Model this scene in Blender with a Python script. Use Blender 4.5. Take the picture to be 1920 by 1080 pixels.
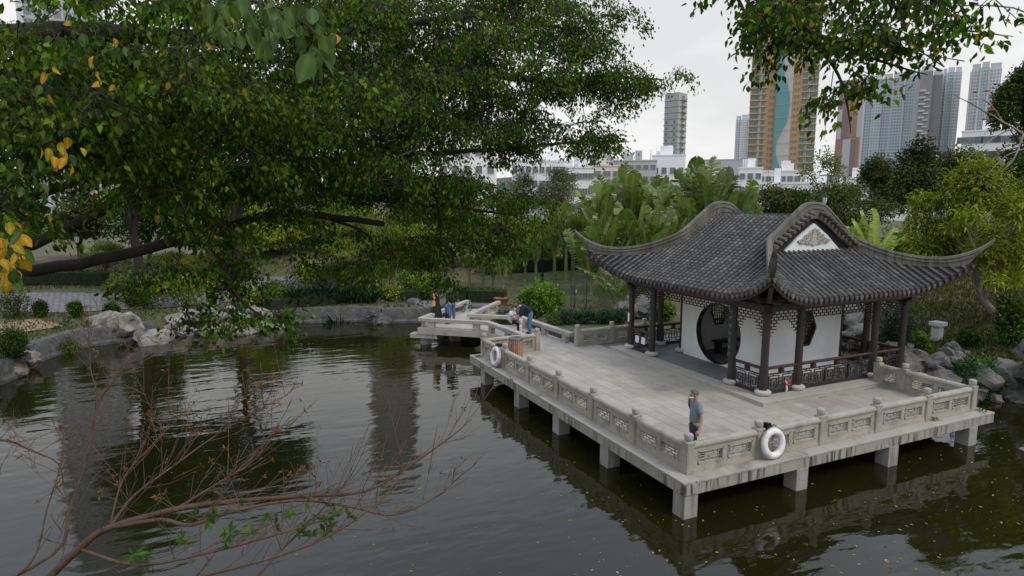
import bpy, bmesh, math, random
import numpy as np
from mathutils import Vector, Matrix, noise as mnoise

random.seed(11)
rng = np.random.default_rng(11)
for o in list(bpy.data.objects):
    bpy.data.objects.remove(o, do_unlink=True)
scene = bpy.context.scene
COL = scene.collection
R = math.radians

# ------------------------------------------------------------------ camera
F_PX, PITCH, ROLL, YAW = 1204.11, -0.137866, 0.003678, -0.438756
CAM = Vector((-8.872, -10.130, 5.731))
_c, _s = math.cos(YAW), math.sin(YAW)
FW = Vector((-_s * math.cos(PITCH), _c * math.cos(PITCH), math.sin(PITCH)))
_rt = Vector((_c, _s, 0)); _up = _rt.cross(FW)
RT = _rt * math.cos(ROLL) + _up * math.sin(ROLL)
UP = _up * math.cos(ROLL) - _rt * math.sin(ROLL)
camd = bpy.data.cameras.new('camera')
camd.sensor_width = 36.0
camd.lens = F_PX / 1920 * 36.0
camd.clip_start, camd.clip_end = 0.1, 6000
cam = bpy.data.objects.new('camera', camd); COL.objects.link(cam)
cam.matrix_world = Matrix(((RT.x, UP.x, -FW.x, CAM.x), (RT.y, UP.y, -FW.y, CAM.y), (RT.z, UP.z, -FW.z, CAM.z), (0, 0, 0, 1)))
scene.camera = cam

# ------------------------------------------------------------------ sky, sun, exposure
SUN_EL, SUN_DIR = 48.0, Vector((0.45, -0.85, 0))      # horizontal direction towards the sun
world = bpy.data.worlds.new('World'); scene.world = world; world.use_nodes = True
wn = world.node_tree.nodes; wl = world.node_tree.links; wn.clear()
w_out = wn.new('ShaderNodeOutputWorld'); w_bg = wn.new('ShaderNodeBackground'); w_bg.inputs['Strength'].default_value = 0.1
sky = wn.new('ShaderNodeTexSky'); sky.sky_type = 'NISHITA'; sky.sun_disc = False
sky.sun_elevation = R(SUN_EL); sky.sun_rotation = math.atan2(SUN_DIR.x, SUN_DIR.y)
tc = wn.new('ShaderNodeTexCoord'); mp = wn.new('ShaderNodeMapping'); mp.inputs['Scale'].default_value = (1.0, 1.0, 2.6)
cl = wn.new('ShaderNodeTexNoise'); cl.inputs['Scale'].default_value = 2.2; cl.inputs['Detail'].default_value = 6; cl.inputs['Roughness'].default_value = 0.55
cr = wn.new('ShaderNodeValToRGB')
cr.color_ramp.elements[0].position = 0.38; cr.color_ramp.elements[0].color = (8.2, 8.2, 8.2, 1)
cr.color_ramp.elements[1].position = 0.62; cr.color_ramp.elements[1].color = (10.4, 10.35, 10.2, 1)
mix = wn.new('ShaderNodeMixRGB'); mix.inputs['Fac'].default_value = 0.94
wl.new(tc.outputs['Generated'], mp.inputs['Vector']); wl.new(mp.outputs['Vector'], cl.inputs['Vector'])
wl.new(cl.outputs['Fac'], cr.inputs['Fac'])
wl.new(sky.outputs['Color'], mix.inputs['Color1']); wl.new(cr.outputs['Color'], mix.inputs['Color2'])
# overcast sky: the cloud layer grows brighter and a little bluer from the horizon to the zenith
sepz = wn.new('ShaderNodeSeparateXYZ'); wl.new(tc.outputs['Generated'], sepz.inputs['Vector'])
zr = wn.new('ShaderNodeValToRGB'); zr.color_ramp.elements[0].position = 0.27; zr.color_ramp.elements[0].color = (1, 1, 1, 1)
zr.color_ramp.elements[1].position = 0.6; zr.color_ramp.elements[1].color = (1.0, 1.13, 1.4, 1)
wl.new(sepz.outputs['Z'], zr.inputs['Fac'])
mz = wn.new('ShaderNodeMixRGB'); mz.blend_type = 'MULTIPLY'; mz.inputs['Fac'].default_value = 1.0
wl.new(mix.outputs['Color'], mz.inputs['Color1']); wl.new(zr.outputs['Color'], mz.inputs['Color2'])
wl.new(mz.outputs['Color'], w_bg.inputs['Color']); wl.new(w_bg.outputs['Background'], w_out.inputs['Surface'])
sund = bpy.data.lights.new('sun', 'SUN'); sund.energy = 1.5; sund.angle = R(16); sund.color = (1.0, 0.93, 0.82)
sun = bpy.data.objects.new('sun', sund); COL.objects.link(sun)
_sd = Vector((SUN_DIR.x, SUN_DIR.y, 0)).normalized() * math.cos(R(SUN_EL)) + Vector((0, 0, math.sin(R(SUN_EL))))
sun.rotation_euler = _sd.to_track_quat('Z', 'Y').to_euler()
sun.location = _sd * 60
scene.view_settings.view_transform = 'Standard'
scene.view_settings.look = 'None'
scene.view_settings.exposure = 0.0
scene.view_settings.gamma = 1.0
scene.view_settings.use_curve_mapping = False

# ------------------------------------------------------------------ placement helpers
def at(x, y, depth):
    """point seen at photo pixel (x, y) (1920 wide) at a forward distance in metres"""
    return CAM + (FW + RT * ((x - 960) / F_PX) - UP * ((y - 540) / F_PX)) * depth
def azim(x, dist, y=540):
    """plan position at a horizontal distance in the direction of photo pixel (x, y)"""
    d = FW + RT * ((x - 960) / F_PX) - UP * ((y - 540) / F_PX); d = Vector((d.x, d.y)).normalized()
    return CAM.x + d.x * dist, CAM.y + d.y * dist
def wpp(px, dist):
    """metres per photo pixel across the view at column px"""
    return dist / F_PX / (1 + ((px - 960) / F_PX) ** 2)
def zat(x, y, dist):
    d = FW + RT * ((x - 960) / F_PX) - UP * ((y - 540) / F_PX)
    return CAM.z + d.z / math.hypot(d.x, d.y) * dist

# ------------------------------------------------------------------ mesh helpers
class MB:
    def __init__(s): s.v = []; s.f = []; s.m = []; s.mi = 0
    def add(s, vs, fs):
        b = len(s.v); s.v += [tuple(p) for p in vs]
        for f in fs: s.f.append(tuple(i + b for i in f)); s.m.append(s.mi)
        return s
    def box(s, c, d, rz=0.0, M=None):
        x, y, z = d[0] / 2, d[1] / 2, d[2] / 2
        vs = [Vector((a * x, b * y, e * z)) for a in (-1, 1) for b in (-1, 1) for e in (-1, 1)]
        if rz: m = Matrix.Rotation(rz, 3, 'Z'); vs = [m @ p for p in vs]
        if M is not None: vs = [M @ p for p in vs]
        vs = [p + Vector(c) for p in vs]
        return s.add(vs, [(0, 1, 3, 2), (4, 6, 7, 5), (0, 4, 5, 1), (2, 3, 7, 6), (0, 2, 6, 4), (1, 5, 7, 3)])
    def bx(s, x0, x1, y0, y1, z0, z1):
        return s.box(((x0 + x1) / 2, (y0 + y1) / 2, (z0 + z1) / 2), (abs(x1 - x0), abs(y1 - y0), abs(z1 - z0)))
    def bar(s, p, q, w, h, up=(0, 0, 1)):
        p, q = Vector(p), Vector(q); d = q - p; L = d.length
        if L < 1e-6: return s
        d /= L; upv = Vector(up)
        if abs(d.dot(upv)) > 0.99: upv = Vector((1, 0, 0))
        sd = d.cross(upv).normalized(); u = sd.cross(d)
        M = Matrix((d, sd, u)).transposed()
        return s.box((p + q) / 2, (L, w, h), M=M)
    def tube(s, pts, rad, n=8, caps=True):
        pts = [Vector(p) for p in pts]
        if not hasattr(rad, '__len__'): rad = [rad] * len(pts)
        ref = None; vs = []
        for i, p in enumerate(pts):
            a = pts[max(i - 1, 0)]; b = pts[min(i + 1, len(pts) - 1)]
            t = (b - a).normalized()
            if ref is None:
                ref = Vector((0, 0, 1)) if abs(t.z) < 0.9 else Vector((1, 0, 0))
            e = (ref - t * ref.dot(t))
            if e.length < 1e-4: e = t.orthogonal()
            e.normalize(); ref = e; g = t.cross(e)
            for k in range(n):
                an = 2 * math.pi * k / n
                vs.append(p + (e * math.cos(an) + g * math.sin(an)) * rad[i])
        fs = []
        for i in range(len(pts) - 1):
            for k in range(n):
                fs.append((i * n + k, i * n + (k + 1) % n, (i + 1) * n + (k + 1) % n, (i + 1) * n + k))
        if caps:
            fs.append(tuple(reversed(range(n)))); fs.append(tuple(range((len(pts) - 1) * n, len(pts) * n)))
        return s.add(vs, fs)
    def lathe(s, prof, n=16, c=(0, 0, 0), axis='z'):
        c = Vector(c); vs = []
        for r, z in prof:
            for k in range(n):
                a = 2 * math.pi * k / n
                p = Vector((r * math.cos(a), r * math.sin(a), z))
                if axis == 'y': p = Vector((p.x, p.z, p.y))
                vs.append(c + p)
        fs = []
        for i in range(len(prof) - 1):
            for k in range(n):
                fs.append((i * n + k, i * n + (k + 1) % n, (i + 1) * n + (k + 1) % n, (i + 1) * n + k))
        fs.append(tuple(reversed(range(n)))); fs.append(tuple(range((len(prof) - 1) * n, len(prof) * n)))
        return s.add(vs, fs)
    def prism(s, poly, o, ex, ey, en, th):
        """polygon in plane (ex, ey) from o, extruded by th along en"""
        o, ex, ey, en = Vector(o), Vector(ex), Vector(ey), Vector(en)
        n = len(poly); a = [o + ex * x + ey * y for x, y in poly]; b = [p + en * th for p in a]
        fs = [tuple(range(n)), tuple(reversed(range(n, 2 * n)))]
        for i in range(n): j = (i + 1) % n; fs.append((i, i + n, j + n, j))
        return s.add(a + b, fs)
    def mesh(s, name, mats, smooth=False):
        me = bpy.data.meshes.new(name); me.from_pydata(s.v, [], s.f)
        for m in (mats if isinstance(mats, (list, tuple)) else [mats]): me.materials.append(m)
        if any(s.m): me.polygons.foreach_set('material_index', s.m)
        bm = bmesh.new(); bm.from_mesh(me); bmesh.ops.recalc_face_normals(bm, faces=bm.faces); bm.to_mesh(me); bm.free()
        if smooth:
            me.polygons.foreach_set('use_smooth', [True] * len(me.polygons))
            me.set_sharp_from_angle(angle=R(smooth if smooth is not True else 40))
        me.update(); return me
    def build(s, name, mats, parent=None, smooth=False, bevel=0.0):
        o = bpy.data.objects.new(name, s.mesh(name, mats, smooth)); COL.objects.link(o)
        if parent is not None: o.parent = parent
        if bevel:
            b = o.modifiers.new('Bevel', 'BEVEL'); b.width = bevel; b.segments = 2; b.limit_method = 'ANGLE'; b.angle_limit = R(40)
        return o

def obj(name, me, parent=None, loc=None, rot=None, scale=None):
    o = bpy.data.objects.new(name, me); COL.objects.link(o)
    if parent is not None: o.parent = parent
    if loc is not None: o.location = loc
    if rot is not None: o.rotation_euler = rot
    if scale is not None: o.scale = scale if hasattr(scale, '__len__') else (scale,) * 3
    return o
def tag(o, label=None, cat=None, group=None, kind=None):
    if label: o['label'] = label
    if cat: o['category'] = cat
    if group: o['group'] = group
    if kind: o['kind'] = kind
    return o
def thing(name, label, cat, loc=(0, 0, 0), rz=0.0, group=None):
    o = bpy.data.objects.new(name, None); COL.objects.link(o)
    o.location = loc; o.rotation_euler = (0, 0, rz); o.empty_display_size = 0.2
    return tag(o, label, cat, group)

def np_mesh(name, verts, quads, mat, cols=None, smooth=False):
    """fast mesh from arrays; cols = one colour per vertex"""
    me = bpy.data.meshes.new(name)
    nv, nf = len(verts), len(quads); k = quads.shape[1]
    me.vertices.add(nv); me.vertices.foreach_set('co', np.ascontiguousarray(verts, dtype=np.float32).ravel())
    me.loops.add(nf * k); me.loops.foreach_set('vertex_index', np.ascontiguousarray(quads, dtype=np.int32).ravel())
    me.polygons.add(nf); me.polygons.foreach_set('loop_start', np.arange(0, nf * k, k, dtype=np.int32))
    if cols is not None:
        at_ = me.color_attributes.new('Col', 'FLOAT_COLOR', 'POINT')
        c4 = np.ones((nv, 4), dtype=np.float32); c4[:, :3] = cols; at_.data.foreach_set('color', c4.ravel())
    if smooth: me.polygons.foreach_set('use_smooth', np.ones(nf, dtype=bool))
    me.materials.append(mat); me.update(calc_edges=True)
    return me

# ------------------------------------------------------------------ materials
MATS = {}
def new_mat(name):
    m = bpy.data.materials.new(name); m.use_nodes = True
    nt = m.node_tree; b = nt.nodes['Principled BSDF']; MATS[name] = m
    return m, nt, b
def ramp(nt, fac, stops):
    r = nt.nodes.new('ShaderNodeValToRGB'); els = r.color_ramp.elements
    els[0].position, els[0].color = stops[0][0], (*stops[0][1], 1)
    els[1].position, els[1].color = stops[-1][0], (*stops[-1][1], 1)
    for p, c in stops[1:-1]:
        e = els.new(p); e.color = (*c, 1)
    nt.links.new(fac, r.inputs['Fac']); return r.outputs['Color']
def noise_tex(nt, scale, detail=4, rough=0.6, vec=None, stretch=None):
    n = nt.nodes.new('ShaderNodeTexNoise'); n.inputs['Scale'].default_value = scale
    n.inputs['Detail'].default_value = detail; n.inputs['Roughness'].default_value = rough
    if vec is None:
        g = nt.nodes.new('ShaderNodeNewGeometry'); vec = g.outputs['Position']
    if stretch:
        mpn = nt.nodes.new('ShaderNodeMapping'); mpn.inputs['Scale'].default_value = stretch
        nt.links.new(vec, mpn.inputs['Vector']); vec = mpn.outputs['Vector']
    nt.links.new(vec, n.inputs['Vector']); return n.outputs['Fac']
def bump(nt, b, h, strength=0.3, dist=0.02):
    n = nt.nodes.new('ShaderNodeBump'); n.inputs['Strength'].default_value = strength; n.inputs['Distance'].default_value = dist
    nt.links.new(h, n.inputs['Height']); nt.links.new(n.outputs['Normal'], b.inputs['Normal'])
def mixc(nt, fac, a, bcol, mode='MIX'):
    m = nt.nodes.new('ShaderNodeMixRGB'); m.blend_type = mode
    for k, v in (('Fac', fac), ('Color1', a), ('Color2', bcol)):
        if isinstance(v, (int, float)): m.inputs[k].default_value = v
        elif isinstance(v, tuple): m.inputs[k].default_value = (*v, 1)
        else: nt.links.new(v, m.inputs[k])
    return m.outputs['Color']
def objrand(nt, lo, hi):
    oi = nt.nodes.new('ShaderNodeObjectInfo'); mr = nt.nodes.new('ShaderNodeMapRange')
    mr.inputs['To Min'].default_value = lo; mr.inputs['To Max'].default_value = hi
    nt.links.new(oi.outputs['Random'], mr.inputs['Value']); return mr.outputs['Result']

def rough_mat(name, c1, c2, scale=3.0, rough=0.85, bscale=60, bstr=0.25, fine=None, vary=0.0, streak=None, spec=0.35, blotch=None):
    """two-tone procedural surface, with grain, relief, per-piece variation and dark run-off streaks"""
    m, nt, b = new_mat(name)
    n = noise_tex(nt, scale, 6, 0.65)
    col = ramp(nt, n, [(0.3, c1), (0.7, c2)])
    g = noise_tex(nt, bscale, 3, 0.7)
    if fine:
        col = mixc(nt, ramp(nt, g, [(0.45, (0, 0, 0)), (0.75, (1, 1, 1))]), col, fine)
    if streak:
        s1 = noise_tex(nt, 1.0, 5, 0.7, stretch=(7, 7, 0.7)); s2 = noise_tex(nt, 0.9, 2, 0.5)
        f = mixc(nt, 1.0, ramp(nt, s1, [(0.47, (0, 0, 0)), (0.6, (1, 1, 1))]), ramp(nt, s2, [(0.4, (0.15,) * 3), (0.6, (0.95,) * 3)]), 'MULTIPLY')
        col = mixc(nt, f, col, streak)
    if blotch:      # irregular damp or lichen patches
        bn = noise_tex(nt, blotch[1], 7, 0.7)
        col = mixc(nt, ramp(nt, bn, [(0.52, (0, 0, 0)), (0.68, (blotch[2],) * 3)]), col, blotch[0])
    if vary:
        v = objrand(nt, 1 - vary, 1 + vary)
        hsv = nt.nodes.new('ShaderNodeHueSaturation'); nt.links.new(col, hsv.inputs['Color']); nt.links.new(v, hsv.inputs['Value'])
        col = hsv.outputs['Color']
    nt.links.new(col, b.inputs['Base Color']); b.inputs['Roughness'].default_value = rough
    b.inputs['Specular IOR Level'].default_value = spec
    bump(nt, b, g, bstr, 0.01)
    return m
def plain(name, c, rough=0.5, metal=0.0, var=0.12, scale=8):
    m, nt, b = new_mat(name)
    n = noise_tex(nt, scale, 4)
    lo = tuple(x * (1 - var) for x in c); hi = tuple(min(1, x * (1 + var)) for x in c)
    nt.links.new(ramp(nt, n, [(0.3, lo), (0.7, hi)]), b.inputs['Base Color'])
    b.inputs['Roughness'].default_value = rough; b.inputs['Metallic'].default_value = metal
    return m
def leaf_mat(name, rough=0.42, transl=0.25, spec=0.4):
    m, nt, b = new_mat(name)
    a = nt.nodes.new('ShaderNodeVertexColor'); a.layer_name = 'Col'
    nt.links.new(a.outputs['Color'], b.inputs['Base Color']); b.inputs['Roughness'].default_value = rough
    b.inputs['Specular IOR Level'].default_value = spec
    t = nt.nodes.new('ShaderNodeBsdfTranslucent'); mx = nt.nodes.new('ShaderNodeMixShader'); mx.inputs['Fac'].default_value = transl
    hs = nt.nodes.new('ShaderNodeHueSaturation'); hs.inputs['Saturation'].default_value = 1.1; hs.inputs['Value'].default_value = 1.5
    nt.links.new(a.outputs['Color'], hs.inputs['Color']); nt.links.new(hs.outputs['Color'], t.inputs['Color'])
    nt.links.new(b.outputs['BSDF'], mx.inputs[1]); nt.links.new(t.outputs['BSDF'], mx.inputs[2])
    nt.links.new(mx.outputs['Shader'], nt.nodes['Material Output'].inputs['Surface'])
    return m

M_granite = rough_mat('granite', (0.35, 0.323, 0.272), (0.46, 0.426, 0.36), 1.6, 0.8, 90, 0.2, fine=(0.27, 0.255, 0.23), blotch=((0.17, 0.16, 0.13), 1.1, 0.7))
M_granite_rail = rough_mat('granite_rail', (0.3, 0.278, 0.226), (0.455, 0.422, 0.35), 2.4, 0.85, 70, 0.35, fine=(0.27, 0.255, 0.225), blotch=((0.17, 0.158, 0.125), 2.0, 0.7))
M_paving = rough_mat('paving_granite', (0.325, 0.293, 0.236), (0.465, 0.42, 0.34), 0.7, 0.75, 80, 0.15, fine=(0.3, 0.28, 0.24), vary=0.1, blotch=((0.2, 0.18, 0.145), 0.9, 0.5))
M_joint = rough_mat('mortar_joint', (0.16, 0.15, 0.125), (0.24, 0.23, 0.2), 3, 0.95)
M_slab = rough_mat('slab_edge', (0.28, 0.265, 0.23), (0.385, 0.36, 0.305), 1.5, 0.9, 60, 0.3, streak=(0.055, 0.05, 0.042))
M_pile = rough_mat('pile_concrete', (0.29, 0.28, 0.255), (0.41, 0.395, 0.36), 1.6, 0.9, 50, 0.3, fine=(0.2, 0.18, 0.15), streak=(0.19, 0.175, 0.14))
M_plinth = rough_mat('plinth_granite', (0.36, 0.333, 0.278), (0.465, 0.43, 0.36), 2.0, 0.8, 70, 0.2, fine=(0.3, 0.28, 0.25))
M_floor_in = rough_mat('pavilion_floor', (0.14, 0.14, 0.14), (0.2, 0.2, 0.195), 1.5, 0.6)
M_wood = rough_mat('dark_lacquered_wood', (0.022, 0.016, 0.014), (0.038, 0.027, 0.024), 4, 0.5, 40, 0.1, spec=0.5)
M_wood_red = rough_mat('red_brown_fascia', (0.034, 0.02, 0.018), (0.055, 0.03, 0.027), 3, 0.55, 40, 0.1)
M_plaster = rough_mat('white_plaster', (0.66, 0.67, 0.67), (0.78, 0.79, 0.785), 0.9, 0.9, 40, 0.05)
M_cream = rough_mat('gable_stucco', (0.34, 0.32, 0.275), (0.44, 0.42, 0.37), 6, 0.9, 60, 0.3)
M_ridge = rough_mat('ridge_stucco', (0.1, 0.093, 0.08), (0.225, 0.208, 0.178), 1.6, 0.9, 35, 0.4, fine=(0.1, 0.094, 0.082), streak=(0.07, 0.066, 0.058))
M_drum = rough_mat('column_base_stone', (0.42, 0.4, 0.37), (0.52, 0.5, 0.46), 4, 0.7, 60, 0.2)
M_bark = rough_mat('dark_bark', (0.018, 0.014, 0.010), (0.045, 0.036, 0.027), 5, 0.9, 30, 0.6)
M_bark_pale = rough_mat('pale_bark', (0.15, 0.13, 0.11), (0.28, 0.25, 0.21), 4, 0.9, 30, 0.4)
M_bark_brown = rough_mat('brown_twig_bark', (0.065, 0.036, 0.024), (0.13, 0.08, 0.056), 9, 0.8, 60, 0.3)
M_rock = rough_mat('lake_rock', (0.045, 0.043, 0.039), (0.2, 0.19, 0.17), 1.8, 0.9, 12, 0.6, fine=(0.06, 0.058, 0.052), vary=0.25)
M_rock_pale = rough_mat('pale_lake_rock', (0.1, 0.092, 0.078), (0.33, 0.305, 0.265), 2.2, 0.9, 12, 0.6, fine=(0.12, 0.11, 0.1), vary=0.2)
M_bankwall = rough_mat('bank_wall_stone', (0.05, 0.049, 0.046), (0.14, 0.136, 0.128), 3.2, 0.9, 9, 1.0, fine=(0.035, 0.034, 0.032))
M_soil = rough_mat('soil', (0.075, 0.05, 0.03), (0.17, 0.12, 0.075), 0.4, 0.95, 14, 0.4)
M_black = plain('black_metal', (0.015, 0.015, 0.016), 0.5, 0.4)
M_grey_metal = plain('grey_metal', (0.12, 0.125, 0.13), 0.45, 0.6)
M_slat = rough_mat('bin_wood', (0.3, 0.17, 0.12), (0.42, 0.26, 0.19), 6, 0.6, 50, 0.2, vary=0.2)
M_ring = rough_mat('life_ring_white', (0.72, 0.71, 0.70), (0.8, 0.79, 0.78), 5, 0.6, 30, 0.1)
M_ring_band = rough_mat('faded_red_band', (0.66, 0.55, 0.53), (0.74, 0.68, 0.66), 8, 0.7, 30, 0.1)
M_rope = plain('rope', (0.22, 0.2, 0.16), 0.9)
M_paper = plain('paper', (0.68, 0.73, 0.72), 0.8, 0, 0.04)
M_leaf = leaf_mat('leaf', 0.55, 0.3, 0.13)
M_leaf_soft = leaf_mat('leaf_soft', 0.65, 0.3, 0.08)
M_banana = leaf_mat('banana_leaf', 0.4, 0.3, 0.45)

# ------------------------------------------------------------------ terrain and water
POND = [(15.0, -14), (16.5, -6), (15.2, -1), (15.4, 1.6), (13.2, 2.4), (11.6, 3.0), (10.6, 4.4), (10.2, 8.5), (8.4, 12.2), (5.2, 13.2), (4.6, 16.5),
        (4.9, 19.0), (4.2, 21.6), (1.1, 22.4), (-0.8, 23.0), (-1.7, 24.0), (-5.9, 25.2), (-7.1, 23.8), (-10.9, 24.2), (-12.4, 23.6), (-14.2, 23.2),
        (-15.6, 20.5), (-15.3, 18.9), (-15.8, 17), (-15.6, 12), (-14.4, 6), (-13.2, 2), (-12.4, -1), (-11.6, -4), (-9.4, -5.4), (-5, -6.5), (0, -10), (5, -14)]
_P = np.array(POND)
def pond_sd(x, y):
    """signed distance to the shore line, positive on land"""
    x = np.asarray(x, float); y = np.asarray(y, float)
    best = np.full(x.shape, 1e9); inside = np.zeros(x.shape, bool); n = len(_P)
    for i in range(n):
        a, b = _P[i], _P[(i + 1) % n]; d = b - a
        t = np.clip(((x - a[0]) * d[0] + (y - a[1]) * d[1]) / (d @ d), 0, 1)
        best = np.minimum(best, np.hypot(x - a[0] - t * d[0], y - a[1] - t * d[1]))
        cond = (a[1] > y) != (b[1] > y)
        with np.errstate(divide='ignore', invalid='ignore'):
            xi = (b[0] - a[0]) * (y - a[1]) / (b[1] - a[1] + 1e-12) + a[0]
        inside ^= cond & (x < xi)
    return np.where(inside, -best, best)
def sstep(a, b, t):
    t = np.clip((t - a) / (b - a), 0, 1); return t * t * (3 - 2 * t)
_mound = [(azim(560, 50), 1.5, 5.0), (azim(120, 56), 1.1, 8.0), (azim(840, 60), 0.8, 9.0)]
def land_h(x, y):
    x = np.asarray(x, float); y = np.asarray(y, float)
    sd = pond_sd(x, y)
    h = -0.14 + 0.02 * np.clip(sd, 0, 25) + 0.05 * np.sin(x * 0.9) * np.sin(y * 0.7) * sstep(1, 4, sd)
    h += 0.17 * np.clip(x - 13.5, 0, 12) * sstep(16, 8, y) * sstep(-6, 0, y)
    h += 1.0 * sstep(20, 50, x) + 0.35 * sstep(6, 14, x) * sstep(12, 20, y)
    for (mx, my), a, r in _mound: h += a * np.exp(-((x - mx) ** 2 + (y - my) ** 2) / (2 * r * r))
    dc = np.hypot(x - CAM.x + 1.0, y - CAM.y + 1.5)
    h = np.where(sd > 0, np.maximum(h, 4.1 - 0.95 * np.clip(dc - 2.2, 0, 99)), h)
    return np.where(sd < -0.35, -2.2, -2.2 + (h + 2.2) * sstep(-0.35, 0.3, sd))
def gz(x, y): return float(land_h(np.array([x]), np.array([y]))[0])
def gpos(px, dist, dz=0.0):
    u, v = azim(px, dist); return Vector((u, v, gz(u, v) + dz))

def axis_pts(lo, hi, step, far):
    inner = np.arange(lo, hi + 1e-6, step); out = []; s = step; p = hi
    while p < far: s *= 1.25; p += s; out.append(p)
    neg = []; s = step; p = lo
    while p > -far: s *= 1.25; p -= s; neg.append(p)
    return np.array(neg[::-1] + list(inner) + out)
gx = axis_pts(-26, 34, 0.55, 3800); gy = axis_pts(-20, 62, 0.55, 3800)
X, Y = np.meshgrid(gx, gy, indexing='ij'); Z = land_h(X, Y)
nx, ny = X.shape
idx = np.arange(nx * ny).reshape(nx, ny)
quads = np.stack([idx[:-1, :-1], idx[1:, :-1], idx[1:, 1:], idx[:-1, 1:]], -1).reshape(-1, 4)
m, nt, b = new_mat('garden_ground')
n1 = noise_tex(nt, 0.22, 6, 0.6); n2 = noise_tex(nt, 2.4, 6, 0.7); n3 = noise_tex(nt, 16, 3, 0.7)
soil = ramp(nt, n2, [(0.3, (0.07, 0.046, 0.028)), (0.55, (0.145, 0.1, 0.062)), (0.75, (0.21, 0.155, 0.1))])
grass = ramp(nt, n2, [(0.3, (0.045, 0.055, 0.016)), (0.6, (0.095, 0.1, 0.034)), (0.8, (0.18, 0.155, 0.075))])
c = mixc(nt, ramp(nt, n1, [(0.34, (0, 0, 0)), (0.5, (1, 1, 1))]), soil, grass)
c = mixc(nt, ramp(nt, n3, [(0.5, (0, 0, 0)), (0.72, (0.6, 0.6, 0.6))]), c, (0.035, 0.03, 0.016))
nt.links.new(c, b.inputs['Base Color']); b.inputs['Roughness'].default_value = 0.95; bump(nt, b, n3, 0.6, 0.05)
M_ground = m
ground = obj('ground', np_mesh('ground', np.stack([X, Y, Z], -1).reshape(-1, 3), quads, M_ground, smooth=True)); tag(ground, kind='structure')

m, nt, b = new_mat('pond_water')
b.inputs['Base Color'].default_value = (0.012, 0.012, 0.003, 1); b.inputs['Roughness'].default_value = 0.015; b.inputs['IOR'].default_value = 1.42
g = nt.nodes.new('ShaderNodeNewGeometry'); mpn = nt.nodes.new('ShaderNodeMapping')
mpn.inputs['Rotation'].default_value = (0, 0, -YAW); mpn.inputs['Scale'].default_value = (0.42, 1.0, 1.0)
nt.links.new(g.outputs['Position'], mpn.inputs['Vector'])
wa = noise_tex(nt, 2.0, 2, 0.45, vec=mpn.outputs['Vector']); wb = noise_tex(nt, 7.0, 3, 0.55, vec=mpn.outputs['Vector']); wc = noise_tex(nt, 0.16, 2, 0.5)
calm = ramp(nt, wc, [(0.38, (0.25,) * 3), (0.62, (1, 1, 1))])
mul = nt.nodes.new('ShaderNodeMath'); mul.operation = 'MULTIPLY'; nt.links.new(wb, mul.inputs[0]); nt.links.new(calm, mul.inputs[1])
ma = nt.nodes.new('ShaderNodeMath'); ma.operation = 'MULTIPLY_ADD'; ma.inputs[1].default_value = 0.13
nt.links.new(mul.outputs[0], ma.inputs[0]); nt.links.new(wa, ma.inputs[2])
bump(nt, b, ma.outputs[0], 0.36, 0.05)
M_water = m
water = MB().add([(-34, -24, -0.8), (24, -24, -0.8), (24, 30, -0.8), (-34, 30, -0.8)], [(0, 1, 2, 3)]).build('pond_water', M_water); tag(water, kind='structure')

# ------------------------------------------------------------------ bank walls
def bank_wall(pts, label, z1=-0.05, th=0.45):
    mb = MB(); pts = [Vector((p[0], p[1], 0)) for p in pts]
    fine = []
    for i in range(len(pts) - 1):
        k = max(2, int((pts[i + 1] - pts[i]).length / 0.45))
        for j in range(k): fine.append(pts[i].lerp(pts[i + 1], j / k))
    fine.append(pts[-1]); vs = []
    for i, p in enumerate(fine):
        t = (fine[min(i + 1, len(fine) - 1)] - fine[max(i - 1, 0)]).normalized(); n = Vector((t.y, -t.x, 0))
        if float(pond_sd(np.array([p.x + n.x * .3]), np.array([p.y + n.y * .3]))[0]) > 0: n = -n
        j = lambda a: a * (mnoise.noise(p * 1.3) * 0.9)
        for off, z in ((-th, z1 - 0.3), (-th, z1), (0.0 + j(.06), z1 + j(.05)), (0.06 + j(.05), z1 - 0.12), (0.1 + j(.08), -0.62), (0.24, -0.7), (0.26, -1.3)):
            q = p + n * off; vs.append((q.x, q.y, z))
    K = 7; fs = []
    for i in range(len(fine) - 1):
        for k in range(K - 1): fs.append((i * K + k, i * K + k + 1, (i + 1) * K + k + 1, (i + 1) * K + k))
    mb.add(vs, fs); o = mb.build('stone_bank_wall', M_bankwall, smooth=50)
    return tag(o, label, 'bank wall')
bank_wall([(-16.6, 15), (-15.7, 18.4), (-15.6, 20.4), (-14.5, 22.9), (-12.6, 23.6), (-11.5, 23.9)], 'curved dark stone retaining wall on the left bank of the pond')
bank_wall([(-7.2, 24.2), (-5.9, 25.1), (-3.8, 24.6), (-1.7, 24.0), (-0.9, 23.1)], 'straight dark stone retaining wall at the far middle of the pond')
bank_wall([(-0.9, 23.0), (1.1, 22.5), (4.2, 21.6)], 'low dark stone bank wall behind the first leg of the zigzag bridge')
bank_wall([(4.9, 19.0), (4.6, 16.5), (5.2, 13.3), (8.2, 12.3)], 'dark bank wall below the shrubs beside the zigzag bridge')

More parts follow.
